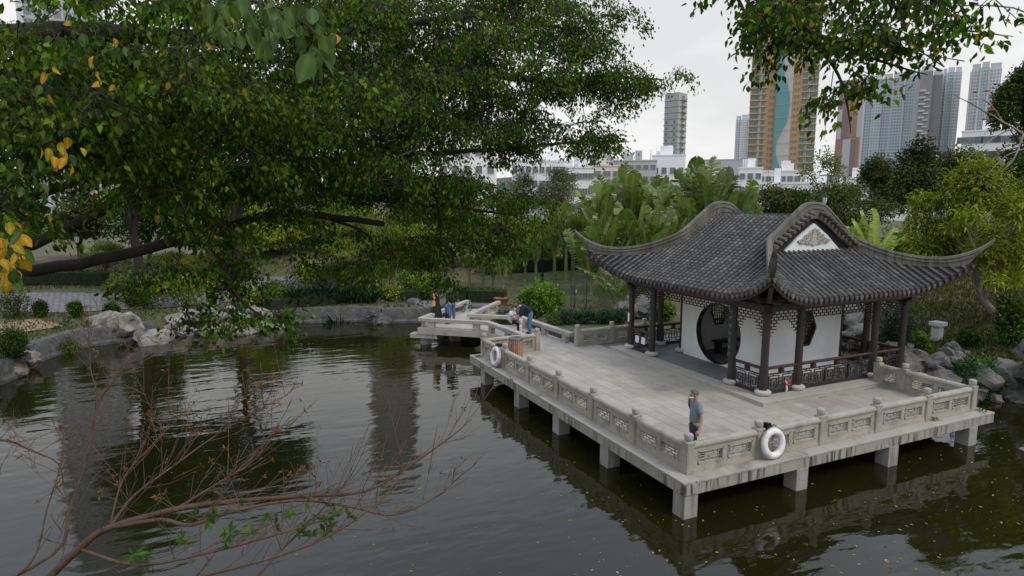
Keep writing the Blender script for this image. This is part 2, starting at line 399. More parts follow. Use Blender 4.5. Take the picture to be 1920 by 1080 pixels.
# ------------------------------------------------------------------ brick path on the left bank
m, nt, b = new_mat('diamond_paving')
g = nt.nodes.new('ShaderNodeNewGeometry'); mpn = nt.nodes.new('ShaderNodeMapping'); mpn.inputs['Rotation'].default_value = (0, 0, 0.65)
nt.links.new(g.outputs['Position'], mpn.inputs['Vector'])
br = nt.nodes.new('ShaderNodeTexBrick'); nt.links.new(mpn.outputs['Vector'], br.inputs['Vector'])
br.inputs['Scale'].default_value = 1.3; br.inputs['Color1'].default_value = (0.24, 0.23, 0.225, 1); br.inputs['Color2'].default_value = (0.17, 0.155, 0.16, 1)
br.inputs['Mortar'].default_value = (0.085, 0.08, 0.075, 1); br.inputs['Mortar Size'].default_value = 0.05
nt.links.new(br.outputs['Color'], b.inputs['Base Color']); b.inputs['Roughness'].default_value = 0.9
M_path = m
def ground_strip(name, pts, width, dz, mat):
    pts = [Vector((p[0], p[1], 0)) for p in pts]; fine = []
    for i in range(len(pts) - 1):
        k = max(2, int((pts[i + 1] - pts[i]).length / 0.5))
        for j in range(k): fine.append(pts[i].lerp(pts[i + 1], j / k))
    fine.append(pts[-1]); W = 8; vs = []
    for i, p in enumerate(fine):
        t = (fine[min(i + 1, len(fine) - 1)] - fine[max(i - 1, 0)]).normalized(); n = Vector((-t.y, t.x, 0))
        for k in range(W + 1):
            q = p + n * width * (k / W - 0.5); vs.append((q.x, q.y, gz(q.x, q.y) + dz))
    fs = [(i * (W + 1) + k, i * (W + 1) + k + 1, (i + 1) * (W + 1) + k + 1, (i + 1) * (W + 1) + k) for i in range(len(fine) - 1) for k in range(W)]
    o = MB().add(vs, fs).build(name, mat); return tag(o, kind='structure')
ground_strip('garden_path', [(-26, 32), (-18.5, 31), (-15.0, 29.8), (-11, 29.6), (-6, 31), (0, 30), (3.2, 25.5), (4.0, 21.3)], 4.4, 0.045, M_path)
ground_strip('sand_patch', [(-20, 24.5), (-17.4, 24.2), (-15.8, 25.3)], 2.6, 0.05, rough_mat('sandy_soil', (0.2, 0.14, 0.08), (0.3, 0.22, 0.14), 2, 0.95, 20, 0.4))

# ------------------------------------------------------------------ terrace on piles
SU, SV = 1.9773, 1.8614                       # bay widths of the balustrade
EU, EV, OH, TH = 5 * SU, 6 * SV, 0.404, 0.289
terrace = thing('stone_terrace', 'broad pale granite terrace standing on piles over the dark pond', 'terrace', (0, 0, 0))
sl = MB(); sl.bx(-OH, EU + OH, -OH, EV + OH, -TH, -0.045)
sl.build('slab', M_slab, terrace, bevel=0.008)
# dark mortar bed under the paving, 20 mm below its top
MB().bx(-0.09, EU + 0.09, -0.09, EV + 0.09, -0.0448, -0.012).build('mortar_bed', M_joint, terrace)
# coping stones outside the balustrade
def coping(x0, x1, y0, y1): MB().bx(x0, x1, y0, y1, -0.0446, 0.0).build('coping_stone', M_granite, terrace, bevel=0.006)
g_ = 0.004
y = -OH
while y < EV + OH - 0.01:
    L = min(random.uniform(0.95, 1.25), EV + OH - y)
    if EV + OH - (y + L) < 0.5: L = EV + OH - y
    coping(-OH - 0.012, -0.10, y + g_, y + L - g_); y += L
x = -0.10
while x < EU + OH - 0.01:
    L = min(random.uniform(0.95, 1.25), EU + OH - x)
    if EU + OH - (x + L) < 0.5: L = EU + OH - x
    coping(x + g_, x + L - g_, -OH - 0.012, -0.10); x += L
for y0, y1 in ((-0.1, 0.95), (0.95, 1.95), (1.95, 2.9)): coping(EU + 0.10, EU + OH + 0.012, y0 + g_, y1 - g_)
x = -0.10
while x < 5.6:
    L = random.uniform(0.95, 1.2); coping(x + g_, x + L - g_, EV + 0.10, EV + OH + 0.012); x += L
# paving stones, long joints parallel to the left edge
PU0, PU1, PV0, PV1 = 4.83, 12.05, 2.55, 10.15          # plinth of the pavilion
npav = 0
x = -0.09; col_i = 0
widths = []
while x < EU + 0.08:
    w = random.choice((0.38, 0.42, 0.46, 0.42)); w = min(w, EU + 0.09 - x)
    yend = EV + 0.09 if x + w < PU0 + 0.25 else PV0
    y = -0.09 - random.uniform(0, 0.5)
    while y < yend:
        L = random.uniform(0.7, 1.15)
        y0, y1 = max(y, -0.09), min(y + L, yend)
        if y1 - y0 > 0.12:
            j = 0.0045
            MB().bx(x + j, x + w - j, y0 + j, y1 - j, -0.0118, random.uniform(-0.001, 0.0012)).build('paving_stone', M_paving, terrace); npav += 1
        y += L
    x += w
# piles
def pile(cx, cy, w=0.36):
    MB().bx(cx - w / 2, cx + w / 2, cy - w / 2, cy + w / 2, -2.2, -TH + 0.002).build('pile', M_pile, terrace, bevel=0.01)
for v_ in (-0.2, 2.6, 5.05, 7.6, 10.4): pile(-0.2, v_)
for u_ in (2.98, 6.14, 9.4): pile(u_, -0.23)
for u_ in (2.98, 6.14, 9.4):
    for v_ in (3.4, 7.0): pile(u_, v_)
for u_ in (2.5, 5.2): pile(u_, 11.1)
# cross beams below the slab
for v_ in (2.6, 5.05, 7.6, 10.4): MB().bx(-0.25, EU, v_ - 0.13, v_ + 0.13, -0.52, -TH - 0.002).build('beam', M_pile, terrace)

# ------------------------------------------------------------------ balustrades
POST_W = 0.19
def post_mesh():
    mb = MB(); w = POST_W
    mb.bx(-w / 2, w / 2, -w / 2, w / 2, 0.0, 0.655)
    mb.bx(-w / 2 + .022, w / 2 - .022, -w / 2 - .006, w / 2 + .006, 0.06, 0.6); mb.bx(-w / 2 - .006, w / 2 + .006, -w / 2 + .022, w / 2 - .022, 0.06, 0.6)
    mb.bx(-w / 2 - .012, w / 2 + .012, -w / 2 - .012, w / 2 + .012, 0.655, 0.69)
    return mb.mesh('post', M_granite_rail)
def cap_mesh():
    mb = MB()
    mb.lathe([(0.085, 0.69), (0.068, 0.702), (0.07, 0.718), (0.09, 0.735), (0.096, 0.76), (0.096, 0.83), (0.09, 0.85), (0.07, 0.857), (0.066, 0.866), (0.03, 0.87)], 16)
    return mb.mesh('post_cap', M_granite, smooth=45)
ME_POST, ME_CAP = post_mesh(), cap_mesh()
def panel_meshes(L):
    """panel body with two pierced openings between posts L apart; lattice fretwork"""
    a = L - POST_W; t = 0.052; mb = MB()
    mb.bx(0, a, -t, t, 0.0, 0.165)                                   # plinth rail
    mb.bx(0, a, -t - .02, t + .02, 0.0, 0.06)
    mb.bx(0, a, -t, t, 0.455, 0.535)
    mb.bx(0, a, -t - .012, t + .012, 0.5345, 0.56)
    nop = 2 if L > 1.2 else 1
    ow = (a - 0.13 * (nop + 1)) / nop; x = 0; ops = []
    for k in range(nop):
        mb.bx(x, x + 0.13, -t, t, 0.1651, 0.4549); ops.append((x + 0.13, x + 0.13 + ow)); x += 0.13 + ow
    mb.bx(x, a, -t, t, 0.1651, 0.4549)
    # recessed moulding round each opening
    for o0, o1 in ops:
        for q in ((o0, o0 + .025, .1652, .4548), (o1 - .025, o1, .1652, .4548), (o0, o1, .1652, .19), (o0, o1, .43, .4548)):
            mb.bx(q[0], q[1], -t - .014, t + .014, q[2], q[3])
    body = mb.mesh('panel', M_granite_rail)
    lat = []
    for o0, o1 in ops:
        l = MB(); w = o1 - o0 - 0.05; s0 = o0 + 0.025; h0, h1 = 0.19, 0.43
        def hb(x0, x1, z): l.bx(s0 + w * x0, s0 + w * x1, -.018, .018, z - .008, z + .008)
        def vb(x, z0, z1): l.bx(s0 + w * x - .008, s0 + w * x + .008, -.017, .017, z0, z1)
        zz = [h0 + (h1 - h0) * k / 4 for k in range(5)]
        hb(0, 1, zz[1]); hb(0, 1, zz[3]); hb(0.12, 0.88, zz[2])
        for x_ in (0.33, 0.67): vb(x_, zz[0], zz[1]); vb(x_, zz[3], zz[4])
        for x_ in (0.12, 0.5, 0.88): vb(x_, zz[1], zz[2])
        for x_ in (0.12, 0.3, 0.7, 0.88): vb(x_, zz[2], zz[3])
        lat.append(l.mesh('lattice', M_granite_rail))
    r = MB()                                                          # rounded hand rail
    prof = [(-.085, .5605), (-.092, .60), (-.075, .64), (-.04, .662), (.04, .662), (.075, .64), (.092, .60), (.085, .5605)]
    n = len(prof); r.add([(0, y_, z_) for y_, z_ in prof] + [(a, y_, z_) for y_, z_ in prof],
                         [tuple(range(n)), tuple(range(n, 2 * n))] + [(i, (i + 1) % n, (i + 1) % n + n, i + n) for i in range(n)])
    return body, lat, r.mesh('hand_rail', M_granite_rail)
PANELS = {}
def balustrade(p0, dirv, bays, label, first=True, last=True, z=0.0):
    """run of posts and pierced panels from p0; bays = list of bay lengths"""
    rz = math.atan2(dirv[1], dirv[0]); th = thing('stone_balustrade', label, 'balustrade', (p0[0], p0[1], z), rz)
    def post(x):
        p = obj('post', ME_POST, th, (x, 0, 0)); obj('post_cap', ME_CAP, p)
    x = 0
    if first: post(0)
    for i, L in enumerate(bays):
        key = round(L, 3)
        if key not in PANELS: PANELS[key] = panel_meshes(L)
        body, lat, rail = PANELS[key]
        pa = obj('panel', body, th, (x + POST_W / 2, 0, 0))
        for l in lat: obj('lattice', l, pa)
        obj('hand_rail', rail, pa)
        x += L
        if last or i < len(bays) - 1: post(x)
    return th
balustrade((0, 0), (1, 0), [SU] * 5, 'carved granite balustrade along the right front edge, nearest the viewer')
balustrade((0, 0), (0, 1), [SV] * 6, 'carved granite balustrade along the long left edge of the terrace', first=False)
balustrade((EU, 0), (0, 1), [1.9, 0.85], 'short granite balustrade on the right end of the terrace beside the rocks', first=False)
balustrade((0, EV), (1, 0), [2.18], 'short granite balustrade panel behind the litter bin at the bridge entrance', first=False)
balustrade((3.97, EV), (1, 0), [1.6, 1.6], 'granite balustrade between the bridge entrance and the left columns of the pavilion')

# ------------------------------------------------------------------ zigzag bridge
bridge = thing('zigzag_bridge', 'low zigzag granite footbridge with bench-like parapets leading off the terrace', 'bridge', (0, 0, 0))
LP = [(2.18, 11.65), (1.9, 15.3), (-0.52, 17.3), (3.24, 21.2)]
RP = [(3.97, 11.65), (3.75, 15.75), (1.82, 17.3), (4.57, 20.2)]
def off(p, q, d):
    t = (Vector(q) - Vector(p)).normalized(); return Vector((t.y, -t.x)) * d
for i in range(3):
    l0, l1, r0, r1 = LP[i], LP[i + 1], RP[i], RP[i + 1]
    ex = Vector((0, 0))
    mb = MB(); poly = [l0, l1, r1, r0]; cx = sum(p[0] for p in poly) / 4; cy = sum(p[1] for p in poly) / 4
    gp = [(cx + (p[0] - cx) * 1.0 + (0.22 if p in (r0, r1) else -0.22) * 0.75, cy + (p[1] - cy)) for p in poly]
    mb.prism(gp, (0, 0, -0.30 - 0.003 * i), (1, 0, 0), (0, 1, 0), (0, 0, 1), 0.29)
    mb.build('deck_slab', M_granite, bridge, bevel=0.01)
def parapet(pts):
    for i in range(len(pts) - 1):
        p, q = Vector((*pts[i], 0)), Vector((*pts[i + 1], 0)); d = (q - p).normalized()
        MB().bar(p - d * 0.0 + Vector((0, 0, 0.36)), q + d * 0.085 + Vector((0, 0, 0.36)), 0.26, 0.16 - 0.004 * i).build('parapet_beam', M_granite, bridge, bevel=0.012)
        n = max(2, int((q - p).length / 1.6) + 1)
        for k in range(n):
            s = p.lerp(q, (k + 0.25) / (n - 0.5) if n > 1 else 0.5)
            MB().box((s.x, s.y, 0.135), (0.3, 0.2, 0.288), rz=math.atan2(d.y, d.x)).build('parapet_block', M_granite, bridge, bevel=0.01)
parapet(LP); parapet(RP)
for (cx, cy, w) in ((-0.25, 17.45, 1.0), (2.2, 15.0, 0.5), (3.2, 13.3, 0.5), (1.2, 17.6, 0.5), (2.6, 19.6, 0.5)):
    MB().box((cx, cy, -1.3), (0.42, 0.42, 1.7)).build('pier', M_pile, bridge, bevel=0.01)
MB().box((-0.3, 17.35, -0.40), (1.3, 0.5, 0.19), rz=-0.68).build('pier_cap', M_granite, bridge, bevel=0.01)

# ------------------------------------------------------------------ pavilion
UC = [5.384, 6.752, 10.088, 11.456]; VC = [3.104, 4.376, 8.304, 9.6]
UM, VM = 8.42, 6.352
EO, EX = 0.8, 0.5                            # eave overhang, extra reach at the corners
UE, VE = UC[0] - EO, VC[0] - EO
HU, HV = UM - UE, VM - VE                    # half widths to the eave
LIFT, LL = 1.1, 2.5
DG = 2.03                                    # depth of the gable plane from the eave
def cfac(a): return max(0.0, 1 - a / LL) ** 2
def prof(d):
    z = 3.0 + 0.56 * d + 0.0154 * d * d
    if d > HU - 0.55: z -= 0.16 * ((d - HU + 0.55) / 0.55) ** 2
    return z
pav = thing('garden_pavilion', 'open-sided garden pavilion with sweeping grey tiled roof, dark columns and white walls', 'pavilion', (0, 0, 0))
# plinth
pl = MB(); pl.bx(PU0, PU1, PV0, PV1, -0.35, 0.085)
plinth = pl.build('plinth', M_plinth, pav)
x = PU0
def pst(x0, x1, y0, y1): MB().bx(x0, x1, y0, y1, 0.0852, 0.122).build('plinth_stone', M_plinth, plinth, bevel=0.006)
y = PV0
while y < PV1 - 0.01:
    L = min(random.uniform(1.1, 1.5), PV1 - y); pst(PU0 - .015, PU0 + 0.5, y + .003, y + L - .003); y += L
x = PU0 + 0.5
while x < PU1 - 0.01:
    L = min(random.uniform(1.1, 1.5), PU1 - x); pst(x + .003, x + L - .003, PV0 - .015, PV0 + 0.5); x += L
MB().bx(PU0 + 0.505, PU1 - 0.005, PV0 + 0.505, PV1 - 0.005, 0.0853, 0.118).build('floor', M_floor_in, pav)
# columns
def column(u, v, r=0.108, base=True, top=2.78):
    c_ = MB().lathe([(r * 1.03, 0.24), (r * 1.03, 0.3), (r, 1.2), (r * 0.97, top)], 16, (u, v, 0)).build('column', M_wood, pav, smooth=40)
    if base:
        MB().lathe([(0.15, 0.119), (0.2, 0.135), (0.235, 0.185), (0.232, 0.235), (0.185, 0.272), (0.12, 0.28)], 20, (u, v, 0)).build('column_base', M_drum, c_, smooth=40)
    return c_
cols = {}
for i, u in enumerate(UC):
    for j, v in enumerate(VC):
        inner = i in (1, 2) and j in (1, 2)
        cols[(i, j)] = column(u, v, 0.1 if inner else 0.11)
# beams
def beam(p, q, z, w, h, name='beam', mat=None): return MB().bar((*p, z), (*q, z), w, h).build(name, mat or M_wood, pav, bevel=0.008)
for (a, b_) in (((UC[0], VC[0]), (UC[3], VC[0])), ((UC[0], VC[3]), (UC[3], VC[3]))):
    beam((a[0] - .25, a[1]), (b_[0] + .25, b_[1]), 2.68, 0.13, 0.22); beam((a[0] - .4, a[1]), (b_[0] + .4, b_[1]), 2.93, 0.17, 0.17)
for (a, b_) in (((UC[0], VC[0]), (UC[0], VC[3])), ((UC[3], VC[0]), (UC[3], VC[3]))):
    beam((a[0], a[1] - .25), (b_[0], b_[1] + .25), 2.66, 0.128, 0.22); beam((a[0], a[1] - .4), (b_[0], b_[1] + .4), 2.915, 0.165, 0.17)
for j in (1, 2): beam((UC[0], VC[j]), (UC[3], VC[j]), 2.62, 0.12, 0.2)
for i in (1, 2): beam((UC[i], VC[0]), (UC[i], VC[3]), 2.60, 0.118, 0.2)
# corner brackets and hip rafters
for su in (-1, 1):
    for sv in (-1, 1):
        cu = UC[0] if su < 0 else UC[3]; cv = VC[0] if sv < 0 else VC[3]
        mb = MB()
        for k, (s_, z_) in enumerate(((0.2, 2.50), (0.28, 2.60))):
            mb.box((cu, cv, z_ - .1), (s_, s_, 0.06))
        mb.bar((cu - su * .3, cv - sv * .3, 2.98), (cu + su * 0.6, cv + sv * 0.6, 3.02), 0.13, 0.17)
        mb.bar((cu + su * 0.55, cv + sv * 0.55, 3.0), (cu + su * 1.12, cv + sv * 1.12, 3.5), 0.11, 0.15)
        mb.build('corner_bracket', M_wood_red, pav)

# walls of the inner room
def wall_with_hole(axis, const, s0, s1, z0, z1, hole, th=0.16):
    """plaster wall; axis 'u' = wall lies at constant u and runs along v. hole = list of (s, z) outline points"""
    # ring of quads between the outer rectangle and the hole outline
    n = len(hole); cs = sum(p[0] for p in hole) / n; cz = sum(p[1] for p in hole) / n
    outer = []
    for s, z in hole:
        ds, dz = s - cs, z - cz; k = 1e9
        if ds > 1e-9: k = min(k, (s1 - cs) / ds)
        if ds < -1e-9: k = min(k, (s0 - cs) / ds)
        if dz > 1e-9: k = min(k, (z1 - cz) / dz)
        if dz < -1e-9: k = min(k, (z0 - cz) / dz)
        outer.append((cs + ds * k, cz + dz * k))
    corners = [(s0, z0), (s1, z0), (s1, z1), (s0, z1)]
    P = lambda s, z, o: (const + o, s, z) if axis == 'u' else (s, const + o, z)
    mb = MB()
    for o in (-th / 2, th / 2):
        b0 = len(mb.v)
        mb.add([P(s, z, o) for s, z in hole] + [P(s, z, o) for s, z in outer] + [P(s, z, o) for s, z in corners], [])
        fs = []
        for i in range(n):
            j = (i + 1) % n; a, c_ = outer[i], outer[j]
            same = abs(a[0] - c_[0]) < 1e-6 or abs(a[1] - c_[1]) < 1e-6
            if same: fs.append((i, j, n + j, n + i))
            else:
                best = min(range(4), key=lambda k: abs(corners[k][0] - a[0]) + abs(corners[k][1] - a[1]) + abs(corners[k][0] - c_[0]) + abs(corners[k][1] - c_[1]))
                fs.append((i, j, n + j, 2 * n + best, n + i))
        for f in fs: mb.f.append(tuple(q + b0 for q in f)); mb.m.append(0)
    m2 = len(mb.v) // 2
    for i in range(n): j = (i + 1) % n; mb.f.append((i, j, m2 + j, m2 + i)); mb.m.append(0)
    for i in range(4): j = (i + 1) % 4; mb.f.append((2 * n + i, 2 * n + j, m2 + 2 * n + j, m2 + 2 * n + i)); mb.m.append(0)
    return mb.build('wall', M_plaster, pav)
circ = [(6.40 + 1.04 * math.cos(2 * math.pi * k / 48), 1.18 + 1.04 * math.sin(2 * math.pi * k / 48)) for k in range(48)]
wl_ = wall_with_hole('u', UC[1], VC[1] - .05, VC[2] + .05, 0.119, 2.72, circ)
wr_ = MB().bx(UC[2] - .08, UC[2] + .08, VC[1] - .05, VC[2] + .05, 0.119, 2.72).build('wall', M_plaster, pav)  # right wall shaped solid, without an opening, to darken the room inside
hexo = [(8.42 + s, z) for s, z in ((-0.17, 1.07), (0.17, 1.07), (0.42, 1.62), (0.17, 2.17), (-0.17, 2.17), (-0.42, 1.62))]
wf_ = wall_with_hole('v', VC[1], UC[1] - .05, UC[2] + .05, 0.119, 2.715, hexo)
wb_ = wall_with_hole('v', VC[2], UC[1] - .05, UC[2] + .05, 0.119, 2.715, hexo)
# moon gate surrounds and hexagon window frames
def frame_tube(pts, P, par, w=0.025, name='gate_frame'):
    q = [Vector(P(*p)) for p in pts]; mb = MB()
    cs = sum((p for p in q), Vector()) / len(q)
    for i in range(len(q)):
        a, b_ = q[i], q[(i + 1) % len(q)]
        mb.bar(cs + (a - cs) * 1.005, cs + (b_ - cs) * 1.005, 0.2 if name == 'gate_frame' else 0.2, w, up=(a + b_) / 2 - cs)
    return mb.build(name, M_wood, par)
frame_tube(circ, lambda s, z: (UC[1], s, z), wl_)
def hexwin(const, par):
    frame_tube(hexo, lambda s, z: (s, const, z), par, 0.07, 'window_frame')
    mb = MB(); z = 1.12
    for k in range(11):
        z = 1.07 + 0.1 * k; hw = 0.17 + 0.25 * (1 - abs(z - 1.62) / 0.55)
        mb.bx(8.42 - hw, 8.42 + hw, const - .02, const + .02, z - .01, z + .01)
    for k in range(-4, 5):
        s = 8.42 + k * 0.09; hh = 0.55 * min(1, max(0, (0.42 - abs(k * .09)) / 0.25))
        mb.bx(s - .01, s + .01, const - .018, const + .018, 1.62 - hh, 1.62 + hh)
    mb.build('window_lattice', M_wood, par)
hexwin(VC[1], wf_); hexwin(VC[2], wb_)
# ceiling boards of the room, dark bench and table seen through the gate
MB().bx(UC[1], UC[2], VC[1], VC[2], 2.73, 2.76).build('ceiling', M_wood, pav)

# hanging lattice and low railings
def hang_lattice(p, q, name='hanging_lattice'):
    p, q = Vector((*p, 0)), Vector((*q, 0)); L = (q - p).length; d = (q - p) / L
    mb = MB(); step = 0.088; cell = 0.17; ztop = 2.56; t = 0.022
    def depth(s):
        e = min(s, L - s)
        if L < 2: base = 0.30 + 0.52 * max(0, 1 - e / 0.5)
        else: base = 0.27 + 0.6 * max(0, 1 - e / 0.55) + (0.20 if False else 0)
        return base
    inset = 0.1; n = int((L - 2 * inset) / (cell / 2)); cw = (L - 2 * inset) / n
    P = lambda s, z: (p + d * s) + Vector((0, 0, z))
    rows = 10
    for r in range(rows + 1):
        z = ztop - r * step; run = None
        for k in range(n + 1):
            s = inset + (k + 0.5) * cw
            ok = k < n and depth(s) > (r - 0.55) * step
            if ok and run is None: run = inset + k * cw
            if not ok and run is not None:
                mb.bar(P(run - t / 2, z), P(inset + k * cw + t / 2, z), 0.03, t); run = None
        if r < rows:
            for k in range(n + 1):
                s = inset + k * cw
                if (k + r) % 2 == 0 and (depth(min(s + .01, L)) > (r + 0.45) * step or depth(max(s - .01, 0)) > (r + 0.45) * step):
                    mb.bar(P(s, z), P(s, z - step), 0.028, t)
    for s in (inset, L - inset): mb.bar(P(s, ztop), P(s, ztop - 0.84), 0.034, 0.03)
    return mb.build(name, M_wood, pav)
UNIT = [  # nested key fret inside one unit square (x0, z0, x1, z1)
    (0, 0, 0, 1), (0.14, 0.12, 0.14, 0.88), (0.14, 0.88, 0.86, 0.88), (0.86, 0.3, 0.86, 0.88), (0.14, 0.12, 0.7, 0.12), (0.3, 0.3, 0.3, 0.72), (0.3, 0.72, 0.7, 0.72),
    (0.7, 0.12, 0.7, 0.72), (0.3, 0.3, 0.55, 0.3), (0.55, 0.3, 0.55, 0.55), (0, 0.5, 0.14, 0.5), (0.86, 0.5, 1, 0.5), (0.45, 0.88, 0.45, 1), (0.86, 0.12, 0.86, 0.2), (0.7, 0.3, 1.0, 0.3), (0.45, 0, 0.45, 0.12)]
def low_rail(p, q):
    p, q = Vector((*p, 0)), Vector((*q, 0)); L = (q - p).length; d = (q - p) / L; P = lambda s, z: (p + d * s) + Vector((0, 0, z))
    rail = MB().tube([P(0.06, 0.9), P(L - 0.06, 0.9)], 0.05, 10).build('railing', M_wood_red, pav, smooth=40)
    mb = MB(); a, b_ = 0.13, L - 0.13; z0, z1 = 0.2, 0.71
    mb.bar(P(a, z0), P(b_, z0), 0.045, 0.05); mb.bar(P(a, z1), P(b_, z1), 0.04, 0.035); mb.bar(P(a, 0.145), P(b_, 0.145), 0.03, 0.05)
    n = max(2, round((b_ - a) / 0.5)); w = (b_ - a) / n
    for k in range(n):
        flip = k % 2
        for x0, y0, x1, y1 in UNIT:
            if flip: x0, x1 = 1 - x0, 1 - x1
            mb.bar(P(a + w * (k + x0), z0 + (z1 - z0) * y0), P(a + w * (k + x1), z0 + (z1 - z0) * y1), 0.026, 0.024)
    for s in (a, b_): mb.bar(P(s, 0.12), P(s, 0.87), 0.05, 0.05)
    for k in range(max(1, n // 2)):
        s = a + (b_ - a) * (k + 0.5) / max(1, n // 2); mb.box(P(s, 0.79), (0.12, 0.12, 0.13), rz=math.atan2(d.y, d.x)); mb.box(P(s, 0.75), (0.17, 0.06, 0.05), rz=math.atan2(d.y, d.x))
    mb.build('railing_lattice', M_wood, rail)
for k in range(3):
    a0, a1 = UC[k], UC[k + 1]; b0, b1 = VC[k], VC[k + 1]
    hang_lattice((a0, VC[0]), (a1, VC[0])); hang_lattice((a0, VC[3]), (a1, VC[3]))
    hang_lattice((UC[0], b0), (UC[0], b1)); hang_lattice((UC[3], b0), (UC[3], b1))
    low_rail((a0, VC[0]), (a1, VC[0]))
    low_rail((a0, VC[3]), (a1, VC[3]))
    if k != 1: low_rail((UC[0], b0), (UC[0], b1))
    low_rail((UC[3], b0), (UC[3], b1))

# -------------------------------------------------- roof
m, nt, b = new_mat('roof_tile')
vc = nt.nodes.new('ShaderNodeVertexColor'); vc.layer_name = 'Col'
n1 = noise_tex(nt, 0.8, 5, 0.65); n2 = noise_tex(nt, 22, 4, 0.7)
c = mixc(nt, 1.0, vc.outputs['Color'], ramp(nt, n1, [(0.3, (0.72, 0.70, 0.67)), (0.7, (1.2, 1.15, 1.06))]), 'MULTIPLY')
c = mixc(nt, ramp(nt, n2, [(0.5, (0, 0, 0)), (0.8, (0.5, 0.5, 0.5))]), c, (0.2, 0.195, 0.18))
nt.links.new(c, b.inputs['Base Color']); b.inputs['Roughness'].default_value = 0.72; bump(nt, b, n2, 0.3, 0.008)
M_tile = m
M_pan = rough_mat('pan_tile', (0.012, 0.012, 0.013), (0.028, 0.027, 0.026), 2, 0.9, 30, 0.4)
M_drip = rough_mat('drip_tile', (0.06, 0.059, 0.057), (0.14, 0.138, 0.132), 3, 0.8, 40, 0.3, vary=0.35)
roof = bpy.data.objects.new('roof', None); COL.objects.link(roof); roof.parent = pav
# slope frames: along-eave coordinate s in [-h-EX, h+EX], inward depth d
SLOPES = {'left': (lambda s, d: (UE + d, VM + s), HV), 'right': (lambda s, d: (2 * UM - UE - d, VM + s), HV),
          'front': (lambda s, d: (UM + s, VE + d), HU), 'back': (lambda s, d: (UM + s, 2 * VM - VE - d), HU)}
def roof_z(s, d, h): return prof(d) + LIFT * cfac(h + EX - abs(s))
TR, TL = 0.058, 0.135
def tile_row(fn, s, h, dend):
    a = h + EX - abs(s); d0 = -EX * cfac(a); n = max(1, int(math.ceil((dend - d0) / TL))); vs = []; cs = []; fs = []
    K = 6; tone = random.uniform(0.06, 0.08)
    for k in range(n):
        da = d0 + (dend - d0) * k / n; db = d0 + (dend - d0) * (k + 1) / n
        g_ = tone * random.uniform(0.85, 1.2) * random.choice((1.0, 1.0, 0.9, 1.5)); tint = random.uniform(-0.004, 0.003)
        for (d, r, dz) in ((da, TR * 1.1, 0.014), (db + 0.012, TR * 0.88, -0.004)):
            u, v = fn(s, d); z = roof_z(s, d, h) + dz
            u2, v2 = fn(s + 1, d); ex = (u2 - u, v2 - v)
            for q in range(K):
                an = math.pi * q / (K - 1)
                vs.append((u + ex[0] * r * math.cos(an), v + ex[1] * r * math.cos(an), z + r * 1.05 * math.sin(an) - 0.012)); cs.append((g_, g_, g_ + tint))
        b0 = k * 2 * K
        for q in range(K - 1): fs.append((b0 + q, b0 + q + 1, b0 + K + q + 1, b0 + K + q))
        fs.append((b0, b0 + 1, b0 + 4, b0 + 5)); fs.append((b0 + 1, b0 + 2, b0 + 3, b0 + 4))
    return vs, fs, cs
def row_object(name, vs, fs, cs, mat, par):
    me = bpy.data.meshes.new(name); me.from_pydata(vs, [], fs); me.materials.append(mat)
    ca = me.color_attributes.new('Col', 'FLOAT_COLOR', 'POINT'); ca.data.foreach_set('color', [c_ for q in cs for c_ in (*q, 1.0)])
    bm = bmesh.new(); bm.from_mesh(me); bmesh.ops.recalc_face_normals(bm, faces=bm.faces); bm.to_mesh(me); bm.free()
    return obj(name, me, par)
dm = MB(); shield = [(-.062, 0.0), (.062, 0.0), (.066, -.03), (.05, -.085), (.022, -.125), (0, -.14), (-.022, -.125), (-.05, -.085), (-.066, -.03)]
dm.prism(shield, (0, 0, 0), (1, 0, 0), (0, 0, 1), (0, 1, 0), 0.022); dm.prism([(x * .62, z * .62 - .022) for x, z in shield], (0, -0.008, 0), (1, 0, 0), (0, 0, 1), (0, 1, 0), 0.01)
ME_DRIP = dm.mesh('drip_tile', M_drip)
GAB_IN = 0.12
